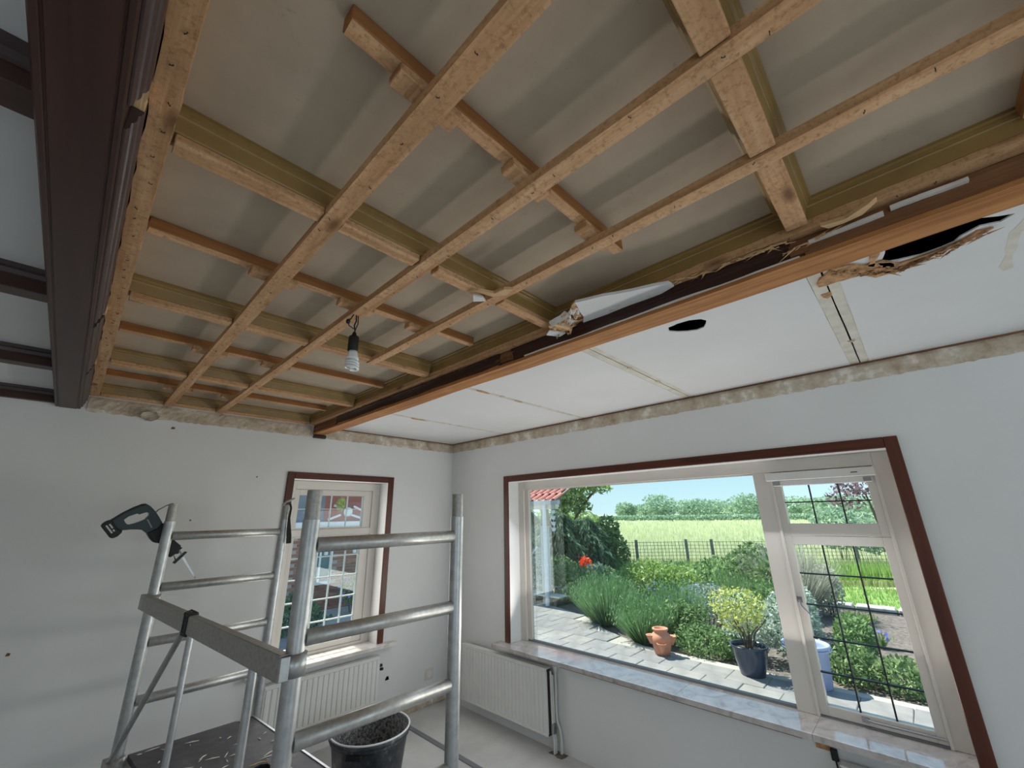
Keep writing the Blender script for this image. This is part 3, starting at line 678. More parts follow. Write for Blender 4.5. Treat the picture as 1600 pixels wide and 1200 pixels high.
# ------------------------------------------------------------------ small window
YW = 3.915
wn2 = struct(empty('window_2'))
bxs([(1.272, 1.352, YW, YW+.08, .626, 2.019), (2.075, 2.149, YW, YW+.08, .626, 2.019), (1.352, 2.075, YW, YW+.08, 1.946, 2.019), (1.352, 2.075, YW, YW+.08, .626, .648), (1.352, 2.075, YW, YW+.08, 1.548, 1.605)], 'frame', 'cream_paint', wn2)
def sash2(x0, x1, z0, z1, gx0, gx1, gz0, gz1, cols, rows, label, bw=.004):
    s_ = bxs([(x0, gx0, YW+.010, YW+.06, z0, z1), (gx1, x1, YW+.010, YW+.06, z0, z1), (gx0, gx1, YW+.010, YW+.06, z0, gz0), (gx0, gx1, YW+.010, YW+.06, gz1, z1)], 'casement', 'cream_paint', wn2)
    part(s_, label)
    MB().box(gx0, gx1, YW+.032, YW+.037, gz0, gz1).build('pane', 'leaded_glass', s_)
    for c_ in cols: MB().box(c_-bw, c_+bw, YW+.025, YW+.044, gz0, gz1).build('glazing_bar', 'white_came', s_)
    for r_ in rows: MB().box(gx0, gx1, YW+.0245, YW+.0445, r_-bw, r_+bw).build('glazing_bar', 'white_came', s_)
sash2(1.353, 2.074, 1.606, 1.945, 1.390, 1.993, 1.620, 1.896, [1.535, 1.684, 1.838], [1.777], 'upper light with eight small panes', .0028)
sash2(1.353, 2.074, .649, 1.547, 1.390, 1.993, .690, 1.535, [1.486, 1.612, 1.740, 1.866], [1.372, 1.202, 1.028, .857], 'lower light with pale cames', .0048)
for (x0, x1, z0, z1, mm) in [(1.215, 1.271, .628, 2.075, 'mahogany_z'), (2.151, 2.206, .628, 2.075, 'mahogany_z'), (1.271, 2.151, 2.020, 2.075, 'mahogany_x')]:
    MB().box(x0, x1, YB-.016, YB+.004, z0, z1).build('architrave', mm, wn2, .003)
t = thing('window_sill', 'short sunlit marble sill under the small leaded window', 'window sill', (1.7, 3.73, .6))
MB().slab([(1.12, 3.690), (2.318, 3.690), (2.318, YB-.001), (2.1495, YB-.001), (2.1495, YW+.03), (1.2725, YW+.03), (1.2725, YB-.001), (1.12, YB-.001)], [], .597, .6255).build('slab', 'marble_sunlit', t, .003)

# ------------------------------------------------------------------ radiators
def radiator(label, L, z0, z1, T, group='panel radiators'):
    # built along local x 0..L, front face at local y=0 facing -y, back at y=.055
    t = thing('radiator', label, 'radiator', tuple(T @ Vector((L/2, .03, z0))), group)
    n = int(L/.0395); p = L/n; vs = []; prof = []
    for i in range(n):
        x = i*p; prof += [(x+.002, .006), (x+p*.22, .006), (x+p*.34, 0), (x+p*.80, 0), (x+p*.92, .006)]
    prof += [(L, .006), (L, .016), (0, .016)]
    mb = MB(); mb.extrude(prof, z0+.03, z1-.03, 'z').xf(T); mb.build('front_panel', 'radiator_paint', t)
    mb = MB(); mb.box(0, L, .001, .016, z1-.03, z1-.012).box(0, L, .001, .016, z0+.012, z0+.03).xf(T); mb.build('header', 'radiator_paint', t, .004)
    mb = MB(); mb.box(.002, L-.002, .0165, .055, z0+.012, z1-.014).xf(T); mb.build('convector', 'grey_shadow_gap', t)
    mb = MB(); mb.box(-.004, L+.004, .0, .057, z1-.0115, z1-.004).xf(T); mb.build('top_grille', 'radiator_paint', t, .002)
    return t
rt = radiator('white panel radiator under the small leaded window', .90, .205, .560, Matrix.Translation((1.240, 3.660, 0)))
mb = MB(); mb.tube([(2.150, 3.69, .475), (2.175, 3.69, .475)], .012, 12); mb.tube([(2.172, 3.688, .455), (2.172, 3.688, .440)], .016, 12)
part(mb.build('valve', 'black_rubber', rt), 'black radiator valve')
Tr = Matrix.Translation((2.844, 3.425, 0)) @ Matrix.Rotation(-PI/2, 4, 'Z')
rt = radiator('cream panel radiator left of the pipes under the picture window', 1.022, .095, .555, Tr)
for i, (x, dz) in enumerate([(2.885, .53), (2.905, .50)]):
    MB().tube([(x, 2.375, .0), (x, 2.375, .08), (x, 2.385, .13), (x, 2.388, dz)], .009, 10).build('supply_pipe', 'pipe_paint', rt)
MB().box(2.875, 2.915, 2.372, 2.396, .12, .19).build('valve', 'steel', rt, .004)
Tr = Matrix.Translation((2.858, .567, 0)) @ Matrix.Rotation(-PI/2, 4, 'Z')
radiator('cream panel radiator under the leaded casement at the right edge', 1.0, .08, .520, Tr)
t = thing('riser_pipe', 'white painted riser pipe with a bend, right of the cream radiator', 'pipe', (2.92, 2.35, 0))
MB().tube([(2.925, 2.340, .0), (2.925, 2.340, .10), (2.925, 2.345, .14), (2.925, 2.372, .20), (2.925, 2.376, .25), (2.925, 2.372, .52)], .010, 12).build('pipe', 'pipe_paint', t)
MB().lathe([(.010, 0), (.018, .02), (.020, .045), (.012, .05), (0, .05)], (2.925, 2.372, .515), 12).build('flared_cap', 'pipe_paint', t)
MB().tube([(2.925, 2.340, .002), (2.925, 2.340, .075)], .014, 12).build('sleeve', 'pipe_paint', t)
tag(MB().slab(jag([(2.86, 2.30), (2.93, 2.29), (2.935, 2.41), (2.875, 2.42)], .02, .006), [], .0005, .003).build('floor_patch', 'soil'), 'broken dark patch of floor round the pipe feet', 'floor patch')
tag(MB().box(XR-.006, XR-.0005, .613, .673, .530, .568).build('cardboard_patch', 'fibre_board'), 'small tan patch on the wall under the sill joint', 'patch')
t = thing('cable_box', 'black cable box on the wall beside the right radiator', 'cable box', (XR-.01, .598, .5))
MB().box(XR-.022, XR-.001, .583, .612, .498, .548).build('box', 'black_rubber', t, .003)
MB().tube([(XR-.012, .597, .499), (XR-.014, .592, .44), (XR-.010, .585, .30)], .004, 8).build('cable', 'black_rubber', t)
t = thing('wall_socket', 'faint round socket outline low on the far wall near the corner', 'socket', (2.73, YB, .25))
MB().box(2.68, 2.775, YB-.006, YB-.0005, .215, .305).build('cover_plate', 'cream_paint', t, .003)
mb = MB(); mb.lathe([(.030, 0), (.034, .004), (.030, .006), (.022, .002), (0, .002)], (0, 0, 0), 20).xf(Matrix.Translation((2.728, YB-.006, .262)) @ Matrix.Rotation(PI/2, 4, 'X')); mb.build('socket_ring', 'white_plastic', t)
tag(MB().slab(jag([(2.262, .320), (2.298, .322), (2.292, .345), (2.27, .35)], .01, .003), [], YB-.004, YB-.0004, 'y').build('plaster_hole', 'void_black'), 'small dark hole in the plaster right of the white radiator', 'hole')
# floor details
tag(MB().box(2.366, 2.408, .4, 3.62, .0004, .006).build('floor_strip', 'zinc_strip'), 'dark grey strip set in the pale floor behind the scaffold', 'floor strip')
tag(MB().box(1.16, 1.72, 2.05, 2.95, .0004, .010).build('floor_board', 'phenolic_ply', bevel=.002), 'dark board lying on the floor between scaffold deck and tub', 'board')

# ------------------------------------------------------------------ rolling scaffold
YA, YS = 1.52, 3.27
U = {'S1': (.588, YA), 'S2': (1.222, YA), 'S3': (.441, YS), 'S4': (1.078, YS)}
t = thing('scaffold', 'folding aluminium room scaffold with ladder frames, left of the window', 'scaffold', (.83, 2.4, 0))
for k, (x, y) in U.items():
    MB().tube([(x, y, .10), (x, y, 1.695)], .0275, 20).build('upright', 'aluminium', t)
    mb = MB(); mb.tube([(x, y, 1.6955), (x, y, 1.793)], .0245, 20); mb.build('spigot', 'worn_shaded_aluminium', t)
    mb = MB(); mb.lathe([(0, 0), (.05, 0), (.055, .02), (.055, .055), (.05, .075), (0, .075)], (0, 0, 0), 20).xf(Matrix.Translation((x, y, .055)) @ Matrix.Rotation(PI/2, 4, 'Y') @ Matrix.Translation((0, 0, -.0375)))
    mb.build('castor', 'black_rubber', t)
for a, b_ in (('S1', 'S2'), ('S3', 'S4')):
    (x0, y0), (x1, y1) = U[a], U[b_]
    for z in (1.613, 1.335, 1.058, .782, .505, .23):
        prof = [(.024*math.cos(2*PI*k/16)*(1.0), .0245*math.sin(2*PI*k/16)) for k in range(16)]
        mb = MB(); mb.extrude([(y0+p[0], z+p[1]) for p in prof], x0+.024, x1-.024, 'x'); mb.sm = [len(f) == 4 for f in mb.f]
        mb.build('rung', 'rung_aluminium', t)
# side rail with hinge, left side (skewed, half folded)
dx = (U['S1'][0]-U['S3'][0]); Lr = math.hypot(dx, YA-YS); ang = math.atan2(dx, YS-YA)
Tr = Matrix.Translation((U['S3'][0]-.034, YS, 0)) @ Matrix.Rotation(ang, 4, 'Z')     # local -y runs from far frame to near frame
def loc(mb): return mb.xf(Tr)
def rail_profile(z0, z1):
    return [(-.018, z0), (.012, z0), (.012, z0+.006), (-.010, z0+.006), (-.010, z1-.006), (.012, z1-.006), (.012, z1), (-.018, z1)]
for z0, z1, nm in ((1.232, 1.306, 'side_rail'), (.486, .55, 'lower_rail')):
    for (a, b_) in ((.02, -Lr*.475), (-Lr*.485, -Lr-.02)):
        loc(MB().extrude(rail_profile(z0, z1), b_, a, 'y')).build(nm, 'worn_shaded_aluminium', t, .002)
for k in ('S1', 'S3'):
    x, y = U[k]
    for z0, z1 in ((1.238, 1.300), (.492, .545)):
        mb = MB(); mb.lathe([(.029, 0), (.036, 0), (.036, z1-z0), (.029, z1-z0), (.029, 0)], (x, y, z0), 20)
        mb.box(x-.050, x-.024, y-.034, y+.034, z0, z1); mb.build('collar', 'aluminium', t)
mb = MB(); mb.box(-.022, .016, -Lr*.50, -Lr*.46, 1.230, 1.236); mb.box(-.022, .016, -Lr*.50, -Lr*.46, 1.302, 1.309)
for o_ in (.468, .48, .492):
    mb.tube([(-.021, -Lr*o_, 1.226), (-.021, -Lr*o_, 1.312), (.0, -Lr*o_-.003, 1.320), (.015, -Lr*o_, 1.312), (.015, -Lr*o_, 1.226), (0, -Lr*o_, 1.222), (-.021, -Lr*o_, 1.226)], .003, 6)
part(loc(mb).build('hinge', 'dark_metal', t), 'dark wire binding round the rail hinge')
loc(MB().tube([(0, -Lr*.50, 1.236), (0, -Lr*.50, .545)], .0125, 12)).build('strut', 'aluminium', t)
loc(MB().tube([(0, -Lr*.885, 1.236), (0, -Lr*.885, .545)], .0135, 12)).build('strut', 'aluminium', t)
loc(MB().tube([(0, -Lr*.445, 1.238), (0, -Lr*.02, .545)], .0125, 12)).build('brace', 'aluminium', t)
# deck
zd = .556
d = thing('scaffold_deck', 'dark plywood scaffold deck strewn with wood splinters', 'platform', (.83, 2.4, zd))
quad = [(.478, 3.235), (1.040, 3.235), (1.185, 1.555), (.625, 1.555)]
MB().slab(quad, [], zd-.026, zd).build('board', 'phenolic_ply', d, .002)
q2 = [(1.0405, 3.235), (1.052, 3.235), (1.197, 1.555), (1.1855, 1.555)]
MB().slab(q2, [], zd-.026, zd+.004).build('edge_trim', 'aluminium', d)
mb = MB()
for i in range(130):
    u, v = random.random(), random.random(); x = quad[0][0]*(1-v)+quad[3][0]*v + u*.54 + .01; y = 3.22 - 1.65*v
    T = Matrix.Translation((x, y, zd+.002)) @ Matrix.Rotation(random.uniform(0, PI), 4, 'Z') @ Matrix.Rotation(random.uniform(-.1, .1), 4, 'Y')
    L = random.choice([.008, .012, .02, .035]); w = random.uniform(.0015, .005)
    mb.add([T @ Vector(p) for p in ((-L, -w, 0), (L*.3, -w*.6, 0), (L, 0, 0), (L*.1, w, 0), (-L*.8, w*.8, 0), (0, 0, .004))], [(0, 1, 5), (1, 2, 5), (2, 3, 5), (3, 4, 5), (4, 0, 5), (4, 3, 2, 1, 0)])
stuff(tag(mb.build('wood_splinters', 'pale_board', fix=False), 'pale wood splinters scattered over the scaffold deck', 'debris'))
# saw handle lying on the deck
t = thing('hand_saw', 'hand saw grip, black with tan side, lying on the scaffold deck', 'saw', (.93, 2.5, zd))
hp = [(0, 0), (.03, .02), (.045, .06), (.035, .10), (0, .125), (-.04, .12), (-.055, .085), (-.035, .08), (-.02, .095), (.005, .092), (.018, .06), (.005, .03), (-.03, .02), (-.06, .03), (-.06, .005)]
Ts = Matrix.Translation((.945, 2.52, zd+.003)) @ Matrix.Rotation(math.radians(80), 4, 'Z')
MB().slab(hp, [], 0, .026).xf(Ts).build('grip', 'black_rubber', t, .004)
MB().slab([(.03, .022), (.046, .06), (.036, .10), (.030, .10), (.038, .06), (.024, .026)], [], .002, .0275).xf(Ts).build('grip_insert', 'split_wood', t)
MB().box(-.40, -.058, .0, .10, .010, .0115).xf(Ts).build('blade', 'steel', t)

# reciprocating saw hanging behind the far left upright (outline in the x,z plane)
t = thing('reciprocating_saw', 'teal and black cordless reciprocating saw hooked on the far upright', 'power saw', (.33, 3.34, 1.65))
def xz(pts, y0, y1, name, mat, holes=(), bevel=.004, parent=None):
    return MB().slab(pts, holes, y0, y1, 'y').build(name, mat, parent or t, bevel)
outer = [(.181, 1.712), (.222, 1.745), (.266, 1.777), (.294, 1.793), (.308, 1.797), (.322, 1.796), (.339, 1.785), (.356, 1.768), (.372, 1.750), (.390, 1.725), (.406, 1.700), (.413, 1.690), (.398, 1.660), (.352, 1.632), (.342, 1.640), (.329, 1.651), (.306, 1.654), (.278, 1.655), (.244, 1.652), (.221, 1.661), (.197, 1.692)]
hole = [(.237, 1.709), (.254, 1.727), (.286, 1.742), (.293, 1.743), (.299, 1.738), (.323, 1.748), (.334, 1.750), (.341, 1.746), (.344, 1.734), (.330, 1.711), (.307, 1.698), (.284, 1.688), (.266, 1.683), (.256, 1.684), (.246, 1.693)]
body = xz(outer, 3.322, 3.372, 'handle', 'teal_plastic', [hole], .007)
xz([(.187, 1.716), (.222, 1.748), (.266, 1.780), (.300, 1.798), (.320, 1.799), (.316, 1.788), (.296, 1.784), (.268, 1.768), (.226, 1.737), (.192, 1.706)], 3.319, 3.375, 'grip_pad', 'black_rubber')
xz([(.148, 1.678), (.152, 1.692), (.165, 1.704), (.181, 1.712), (.190, 1.704), (.197, 1.692), (.221, 1.661), (.243, 1.652), (.240, 1.638), (.228, 1.620), (.212, 1.611), (.200, 1.612)], 3.306, 3.386, 'battery', 'black_rubber', bevel=.006)
Tt = lambda u, v, y: None
for (u0, u1, off) in ((.010, .062, .012), (.012, .040, .026), (.048, .060, .024)):
    # printed bars on the battery flank, running along its end
    d_ = Vector((.052, -.066)).normalized(); n_ = Vector((.066, .052)).normalized(); o_ = Vector((.150, 1.678))
    p = [o_+d_*u0+n_*off, o_+d_*u1+n_*off, o_+d_*u1+n_*(off+.007), o_+d_*u0+n_*(off+.007)]
    xz([tuple(q) for q in p], 3.3048, 3.3062, 'print_bar', 'print_white', bevel=0)
xz([(.336, 1.711), (.344, 1.709), (.372, 1.664), (.366, 1.660)], 3.3205, 3.3225, 'logo_bar', 'print_grey', bevel=0)
xz([(.352, 1.632), (.398, 1.660), (.413, 1.690), (.431, 1.674), (.442, 1.652), (.457, 1.628), (.478, 1.600), (.470, 1.545), (.452, 1.540), (.436, 1.562), (.420, 1.573), (.395, 1.578), (.374, 1.600)], 3.312, 3.384, 'gear_housing', 'black_rubber', bevel=.010)
xz([(.450, 1.632), (.470, 1.606), (.501, 1.576), (.520, 1.560), (.531, 1.551), (.526, 1.542), (.538, 1.545), (.536, 1.533), (.524, 1.530), (.528, 1.508), (.505, 1.506), (.498, 1.496), (.484, 1.488), (.480, 1.500), (.470, 1.512), (.452, 1.542)], 3.320, 3.376, 'front_boot', 'black_rubber', bevel=.005)
xz([(.565, 1.513), (.560, 1.517), (.514, 1.462), (.511, 1.454), (.517, 1.452)], 3.318, 3.378, 'shoe', 'dark_metal', bevel=.001)
xz([(.500, 1.505), (.505, 1.499), (.520, 1.472), (.515, 1.466)], 3.324, 3.330, 'shoe_arm', 'dark_metal', bevel=0)
xz([(.518, 1.530), (.527, 1.518), (.544, 1.494), (.551, 1.484), (.556, 1.486), (.549, 1.500), (.530, 1.532)], 3.344, 3.352, 'blade_clamp', 'worn_shaded_aluminium', bevel=0)
xz([(.542, 1.490), (.556, 1.490), (.642, 1.360), (.634, 1.356)], 3.3470, 3.3490, 'blade', 'steel', bevel=0)
MB().tube([(.372, 3.346, 1.745), (.380, 3.335, 1.762), (.410, 3.30, 1.787), (.428, 3.274, 1.797), (.436, 3.262, 1.797), (.440, 3.258, 1.785), (.440, 3.262, 1.775)], .0032, 8).build('rafter_hook', 'steel', t)

# black strap over the other far upright
t = thing('strap', 'short black webbing strap hanging from the far upright beside the small window', 'strap', (1.09, 3.23, 1.6))
mb = MB(); pth = [(1.052, 3.238, 1.800), (1.088, 3.232, 1.802), (1.098, 3.228, 1.770), (1.093, 3.226, 1.700), (1.100, 3.226, 1.640), (1.108, 3.226, 1.585), (1.113, 3.226, 1.535)]
wd = [.006, .007, .006, .008, .013, .016, .016]
vs = []; fs = []
for p, w in zip(pth, wd): vs += [(p[0]-w, p[1], p[2]), (p[0]+w, p[1], p[2]+.002), (p[0]+w, p[1]+.004, p[2]+.002), (p[0]-w, p[1]+.004, p[2])]
for i in range(len(pth)-1):
    for k in range(4): fs.append((i*4+k, i*4+(k+1) % 4, (i+1)*4+(k+1) % 4, (i+1)*4+k))
fs += [(0, 1, 2, 3), tuple(range(len(vs)-4, len(vs)))]
mb.add(vs, fs); mb.build('webbing', 'webbing', t)
mb = MB(); mb.tube([(1.043, 3.236, 1.790), (1.060, 3.225, 1.815), (1.095, 3.225, 1.828), (1.112, 3.24, 1.835)], .008, 8); mb.build('loop', 'print_grey', t)

# mortar tub
t = thing('mortar_tub', 'black plastic mortar tub smeared with plaster, on the floor behind the scaffold', 'tub', (1.74, 3.04, 0))
bc = (1.74, 3.04, 0)
MB().lathe([(0, .004), (.20, .004), (.205, .012), (.252, .335), (.262, .338), (.264, .318), (.258, .316), (.256, .30)], bc, 40).build('tub_body', 'tub_plastic', t, fix=False)
MB().lathe([(.2465, .334), (.203, .05), (.19, .03), (0, .03)], bc, 40).build('inner_residue', 'tub_residue', t)
ring = [(bc[0]+.256*math.cos(2*PI*k/48), bc[1]+.256*math.sin(2*PI*k/48), .341) for k in range(49)]
part(MB().tube(ring, .006, 8, cap=False).build('rim', 'rim_sunlit', t), 'tub rim coloured white as if sunlit')
for s_ in (-1, 1):
    mb = MB(); mb.box(-.05, .05, .255, .268, .27, .30).xf(Matrix.Translation(bc) @ Matrix.Rotation(math.radians(130 if s_ > 0 else -50), 4, 'Z')); mb.build('grip', 'black_rubber', t, .004)

# ------------------------------------------------------------------ outside: ground
ZG = -.10
gr = struct(MB().box(XR+.24, 13.2, -7, 13, ZG-.30, ZG-.05).build('ground', 'soil'))
# far pasture, wheat and horizon land
tag(stuff(MB().box(13.2, 420, -160, 330, -.80, -.50).build('meadow', 'meadow_base')), 'flat farmland stretching to the tree line', 'field')
pat = struct(MB().slab([(XR+.24, -2), (6.05, -2), (6.1, 3.3), (6.5, 4.2), (7.0, 4.8), (7.2, 5.4), (7.6, 6.6), (7.6, 9.5), (XR+.24, 9.5)], [], ZG-.05, ZG-.012).build('patio', 'joint_mortar'))
stone = {}
def paver(w, h):
    if (w, h) not in stone:
        mb = MB(); c = .006
        mb.add([(-w/2, -h/2, 0), (w/2, -h/2, 0), (w/2, h/2, 0), (-w/2, h/2, 0), (-w/2, -h/2, .02), (w/2, -h/2, .02), (w/2, h/2, .02), (-w/2, h/2, .02), (-w/2+c, -h/2+c, .025), (w/2-c, -h/2+c, .025), (w/2-c, h/2-c, .025), (-w/2+c, h/2-c, .025)],
               [(3, 2, 1, 0), (0, 1, 5, 4), (1, 2, 6, 5), (2, 3, 7, 6), (3, 0, 4, 7), (4, 5, 9, 8), (5, 6, 10, 9), (6, 7, 11, 10), (7, 4, 8, 11), (8, 9, 10, 11)])
        o = mb.build('paving_stone', 'paving', pat); stone[(w, h)] = o.data; o.location = (0, 0, -5); bpy.data.objects.remove(o)
    return stone[(w, h)]
def edge_x(y): return float(np.interp(y, [-2, 3.3, 4.2, 4.8, 5.4, 6.6, 9.5], [6.05, 6.1, 6.5, 7.0, 7.2, 7.6, 7.6]))
x = 3.19
while x < 7.6:
    y = -.3 + (0 if int(round((x-3.19)/.39)) % 2 == 0 else .195)
    while y < 7.4:
        if x+.39 < edge_x(y)+.06 and y < 1.25*x+.3 and y > .0:
            o = bpy.data.objects.new('paving_stone', paver(.384, .384)); C.objects.link(o); o.parent = pat
            o.location = (x+.195, y+.195, ZG-.025+random.uniform(-.003, .003)); o.rotation_euler = (random.uniform(-.006, .006), random.uniform(-.006, .006), random.uniform(-.01, .01))
        y += .39
    x += .39
# stone kerb behind the bare bed, and a far path
for i, nth in enumerate(('rightmost', 'second from the right', 'third from the right', 'fourth from the right', 'fifth from the right', 'sixth from the right', 'leftmost')):
    y = .15 + i*.62
    tag(MB().slab(jag([(10.75, y), (11.05, y), (11.05, y+.58), (10.75, y+.58)], .2, .012), [], ZG-.06, ZG+.05).build('kerb_stone', 'kerb_stone', bevel=.015), f'rough grey kerb stone between bare bed and lawn, {nth} of the row', 'stone', 'kerb stones along the lawn')
struct(MB().slab([(10.9, 5.2), (11.6, 4.6), (12.2, 6.6), (11.6, 8.0), (10.9, 7.6)], [], ZG-.05, ZG+.01).build('trim_8', 'paving'))
# lawn
tag(stuff(MB().slab([(11.06, -4), (13.2, -4), (13.2, 13), (12.2, 13), (12.2, 6.6), (11.6, 4.6), (11.06, 4.5)], [], ZG-.05, ZG-.01).build('lawn', 'lawn_base')), 'bright green strip of lawn in front of the wire fence', 'lawn')

def frac(mask_n): return rng.random(mask_n)
# fence line
FA, FB = np.array([12.2, 8.3]), np.array([17.2, .2])
def fpt(s): return FA + (FB-FA)*s
def grass_patch(name, pts, h, w, mat, label, cat, lean=.35):
    return stuff(tag(fastmesh(name, blades(pts, h, lean, w), 3, mat), label, cat))
n = 9000; s = rng.random(n); P = FA[None]+(FB-FA)[None]*s[:, None] + np.stack([-rng.uniform(-.15, 1.5, n)*.85, -rng.uniform(0, 1.0, n)*.5], 1)
grass_patch('tall_grass', np.column_stack([P, np.full(n, ZG-.02)]), .42, .012, 'lf_grass', 'tall unmown grass along the foot of the wire fence', 'grass')
n = 5000; P = np.column_stack([rng.uniform(11.1, 13.8, n), rng.uniform(-.5, 4.2, n), np.full(n, ZG-.02)])
grass_patch('lawn_grass', P, .10, .010, 'lf_grass', 'short bright lawn grass behind the kerb stones', 'grass')
# wheat field as blades, denser near the fence
n = 90000; dist = 15.0/(rng.random(n)*(1-15/98)+15/98); aa = np.radians(rng.uniform(-2, 46, n))
P = np.column_stack([dist*np.cos(aa), dist*np.sin(aa), np.full(n, -.50)])
nrm = np.array([(FB-FA)[1], -(FB-FA)[0]]); nrm = nrm/np.linalg.norm(nrm)
if nrm[0] < 0: nrm = -nrm
ok = ((P[:, :2]-FA)@nrm) > .5; P = P[ok]; dd = np.linalg.norm(P[:, :2], axis=1)
V = blades(P, .62, .18, 1.0)
Vr = V.reshape(-1, 3, 3); side = (Vr[:, 1]-Vr[:, 0])*.5*(.010+.0014*dd)[:, None]; mid = P
Vr[:, 0] = mid-side; Vr[:, 1] = mid+side
stuff(tag(fastmesh('wheat_field', Vr.reshape(-1, 3), 3, 'lf_wheat'), 'pale ripening wheat field beyond the wire fence', 'field'))
# fence
t = thing('wire_fence', 'wire mesh fence on dark wooden posts before the wheat', 'fence', (14.5, 4.5, ZG))
posts = [(12.9, 6.90), (13.95, 5.72), (14.28, 5.05), (15.4, 3.35), (16.55, 1.72), (17.3, .4), (12.2, 8.4)]
for (px_, py_) in posts:
    MB().tube([(px_, py_, ZG-.05), (px_, py_, .86)], .05, 8).build('post', 'fence_post', t)
pl = sorted(posts, key=lambda p: p[0]); mb = MB()
for a, b_ in zip(pl[:-1], pl[1:]):
    L = math.hypot(b_[0]-a[0], b_[1]-a[1]); k = max(2, int(L/.11)); u = Vector((b_[0]-a[0], b_[1]-a[1], 0)).normalized(); Tq = Matrix.Translation((a[0], a[1], 0)) @ Matrix.Rotation(math.atan2(u.y, u.x), 4, 'Z')
    for i in range(1, k): mb.box(L*i/k-.005, L*i/k+.005, -.004, .004, ZG, .80, Tq)
    for j in range(9): mb.box(0, L, -.004, .004, ZG+.08+j*.10-.005, ZG+.08+j*.10+.005, Tq)
stuff(mb.build('wire_mesh', 'wire', t, fix=False))

# ------------------------------------------------------------------ plants
def stems(n, c, spread, h, r, parent, mat='bark', base=.03, name='stem'):
    mb = MB()
    for i in range(n):
        a = 2*PI*i/n+random.random(); d = spread*random.uniform(.3, 1)
        mb.tube([(c[0]+base*math.cos(a), c[1]+base*math.sin(a), c[2]), (c[0]+d*.4*math.cos(a), c[1]+d*.4*math.sin(a), c[2]+h*.5), (c[0]+d*math.cos(a), c[1]+d*math.sin(a), c[2]+h*random.uniform(.8, 1))], r, 6)
    return mb.build(name, mat, parent)
def tuft(name, label, c, R, h, n, mat, cat='shrub', w=.008, top=None, group=None):
    t = thing(name, label, cat, (c[0], c[1], c[2]), group)
    r = R*.35*np.sqrt(rng.random(n)); a = rng.uniform(0, 2*PI, n); P = np.column_stack([c[0]+r*np.cos(a), c[1]+r*np.sin(a), np.full(n, c[2])])
    out = np.column_stack([np.cos(a), np.sin(a), np.zeros(n)])*(R/h)*rng.uniform(.05, 1.0, (n, 1))
    hh = h*(1.05-.35*np.linalg.norm(out, axis=1, keepdims=True)/(R/h))
    V = blades(P, 1, out, w).reshape(-1, 3, 3); V[:, 2] = P + np.column_stack([out[:, :2]*h, hh[:, 0]*rng.uniform(.7, 1.1, n)])
    fastmesh('foliage', V.reshape(-1, 3), 3, mat, t)
    tips = V[:, 2]
    fastmesh('leaf_tips', leaf_quads(tips[rng.choice(n, n//2)]-np.array([0, 0, .03]), .06, .25, np.tile([0, 0, 1.], (n//2, 1)), .5), 4, mat, t)
    if top: fastmesh('flowers', leaf_quads(tips[rng.choice(n, top[1])], top[2], .6), 4, top[0], t)
    return t
def bush(name, label, blobs, n, size, mat, cat='shrub', group=None, stem=3, asp=.5, top=None, dirs=None, shell=.45):
    b0 = blobs[0]; base = (b0[0], b0[1], min(ZG, b0[2]-b0[5])); t = thing(name, label, cat, base, group)
    P, u = in_blobs(blobs, n, shell); fastmesh('foliage', leaf_quads(P, size, asp, u*.6 if dirs is None else np.tile(dirs, (n, 1)), .9), 4, mat, t)
    if stem: stems(stem, base, b0[3]*.6, (b0[2]+b0[5]*.3)-base[2], .012, t)
    if top:
        P2, u2 = in_blobs(blobs, top[1], .92); fastmesh('flowers', leaf_quads(P2, top[2], .8), 4, top[0], t)
    return t
def G(x, y): return (x, y, ZG-.03)
# lavender and border plants, front to back
tuft('lavender', 'large lavender bush left of the strawberry pot, at the patio bend', G(6.95, 4.45), .60, .80, 2600, 'lf_lavender', w=.007)
tuft('lavender', 'smaller lavender bush directly left of the strawberry pot', G(6.35, 3.42), .42, .62, 2000, 'lf_lavender', w=.007)
tuft('lavender', 'lavender with grey blue spikes behind the strawberry pot', G(7.3, 3.3), .50, .72, 1500, 'lf_lavender', w=.007, top=('lf_blue', 60, .04))
bush('ground_cover', 'low green ground cover between strawberry pot and blue pot', [(6.4, 2.55, .02, .38, .42, .20), (6.5, 2.2, .0, .3, .3, .16)], 2600, .05, 'lf_green', stem=2)
bush('red_stem_shrub', 'dull reddish green shrub behind the strawberry pot', [(6.8, 3.0, .16, .38, .42, .26)], 1800, .06, 'lf_shrub')
bush('white_flower_shrub', 'silver leaved plant with small white flowers left of the blue pot', [(6.6, 2.05, .16, .30, .30, .28)], 1500, .05, 'lf_silver', top=('lf_white', 120, .035))
bush('silver_shrub', 'tall silvery shrub beside the window mullion, behind the blue pot', [(6.7, 1.55, .30, .30, .34, .42), (6.85, 1.45, .45, .22, .22, .34)], 2600, .06, 'lf_silver', top=('lf_white', 70, .04))
bush('catmint', 'grey blue flowering catmint drift in the middle of the bed', [(7.9, 3.0, .22, .5, .55, .30)], 1900, .05, 'lf_silver', top=('lf_blue', 160, .035))
bush('lime_shrub', 'bright lime green shrub in the middle of the bed', [(8.6, 4.45, .36, .6, .6, .42), (8.9, 3.9, .3, .5, .5, .36)], 3200, .09, 'lf_lime')
tuft('day_lily', 'clump of green strap leaves behind the catmint', G(8.3, 2.7), .6, .80, 1200, 'lf_green', w=.014)
bush('leafy_shrub', 'leafy green shrub with pale flowers behind the large lavender', [(8.4, 5.4, .22, .6, .6, .36)], 2600, .08, 'lf_shrub', top=('lf_white', 60, .05))
bush('cornflower', 'blue flowering plant at the back left of the bed', [(9.2, 6.0, .22, .40, .45, .34)], 1500, .07, 'lf_shrub', top=('lf_blue', 70, .085))
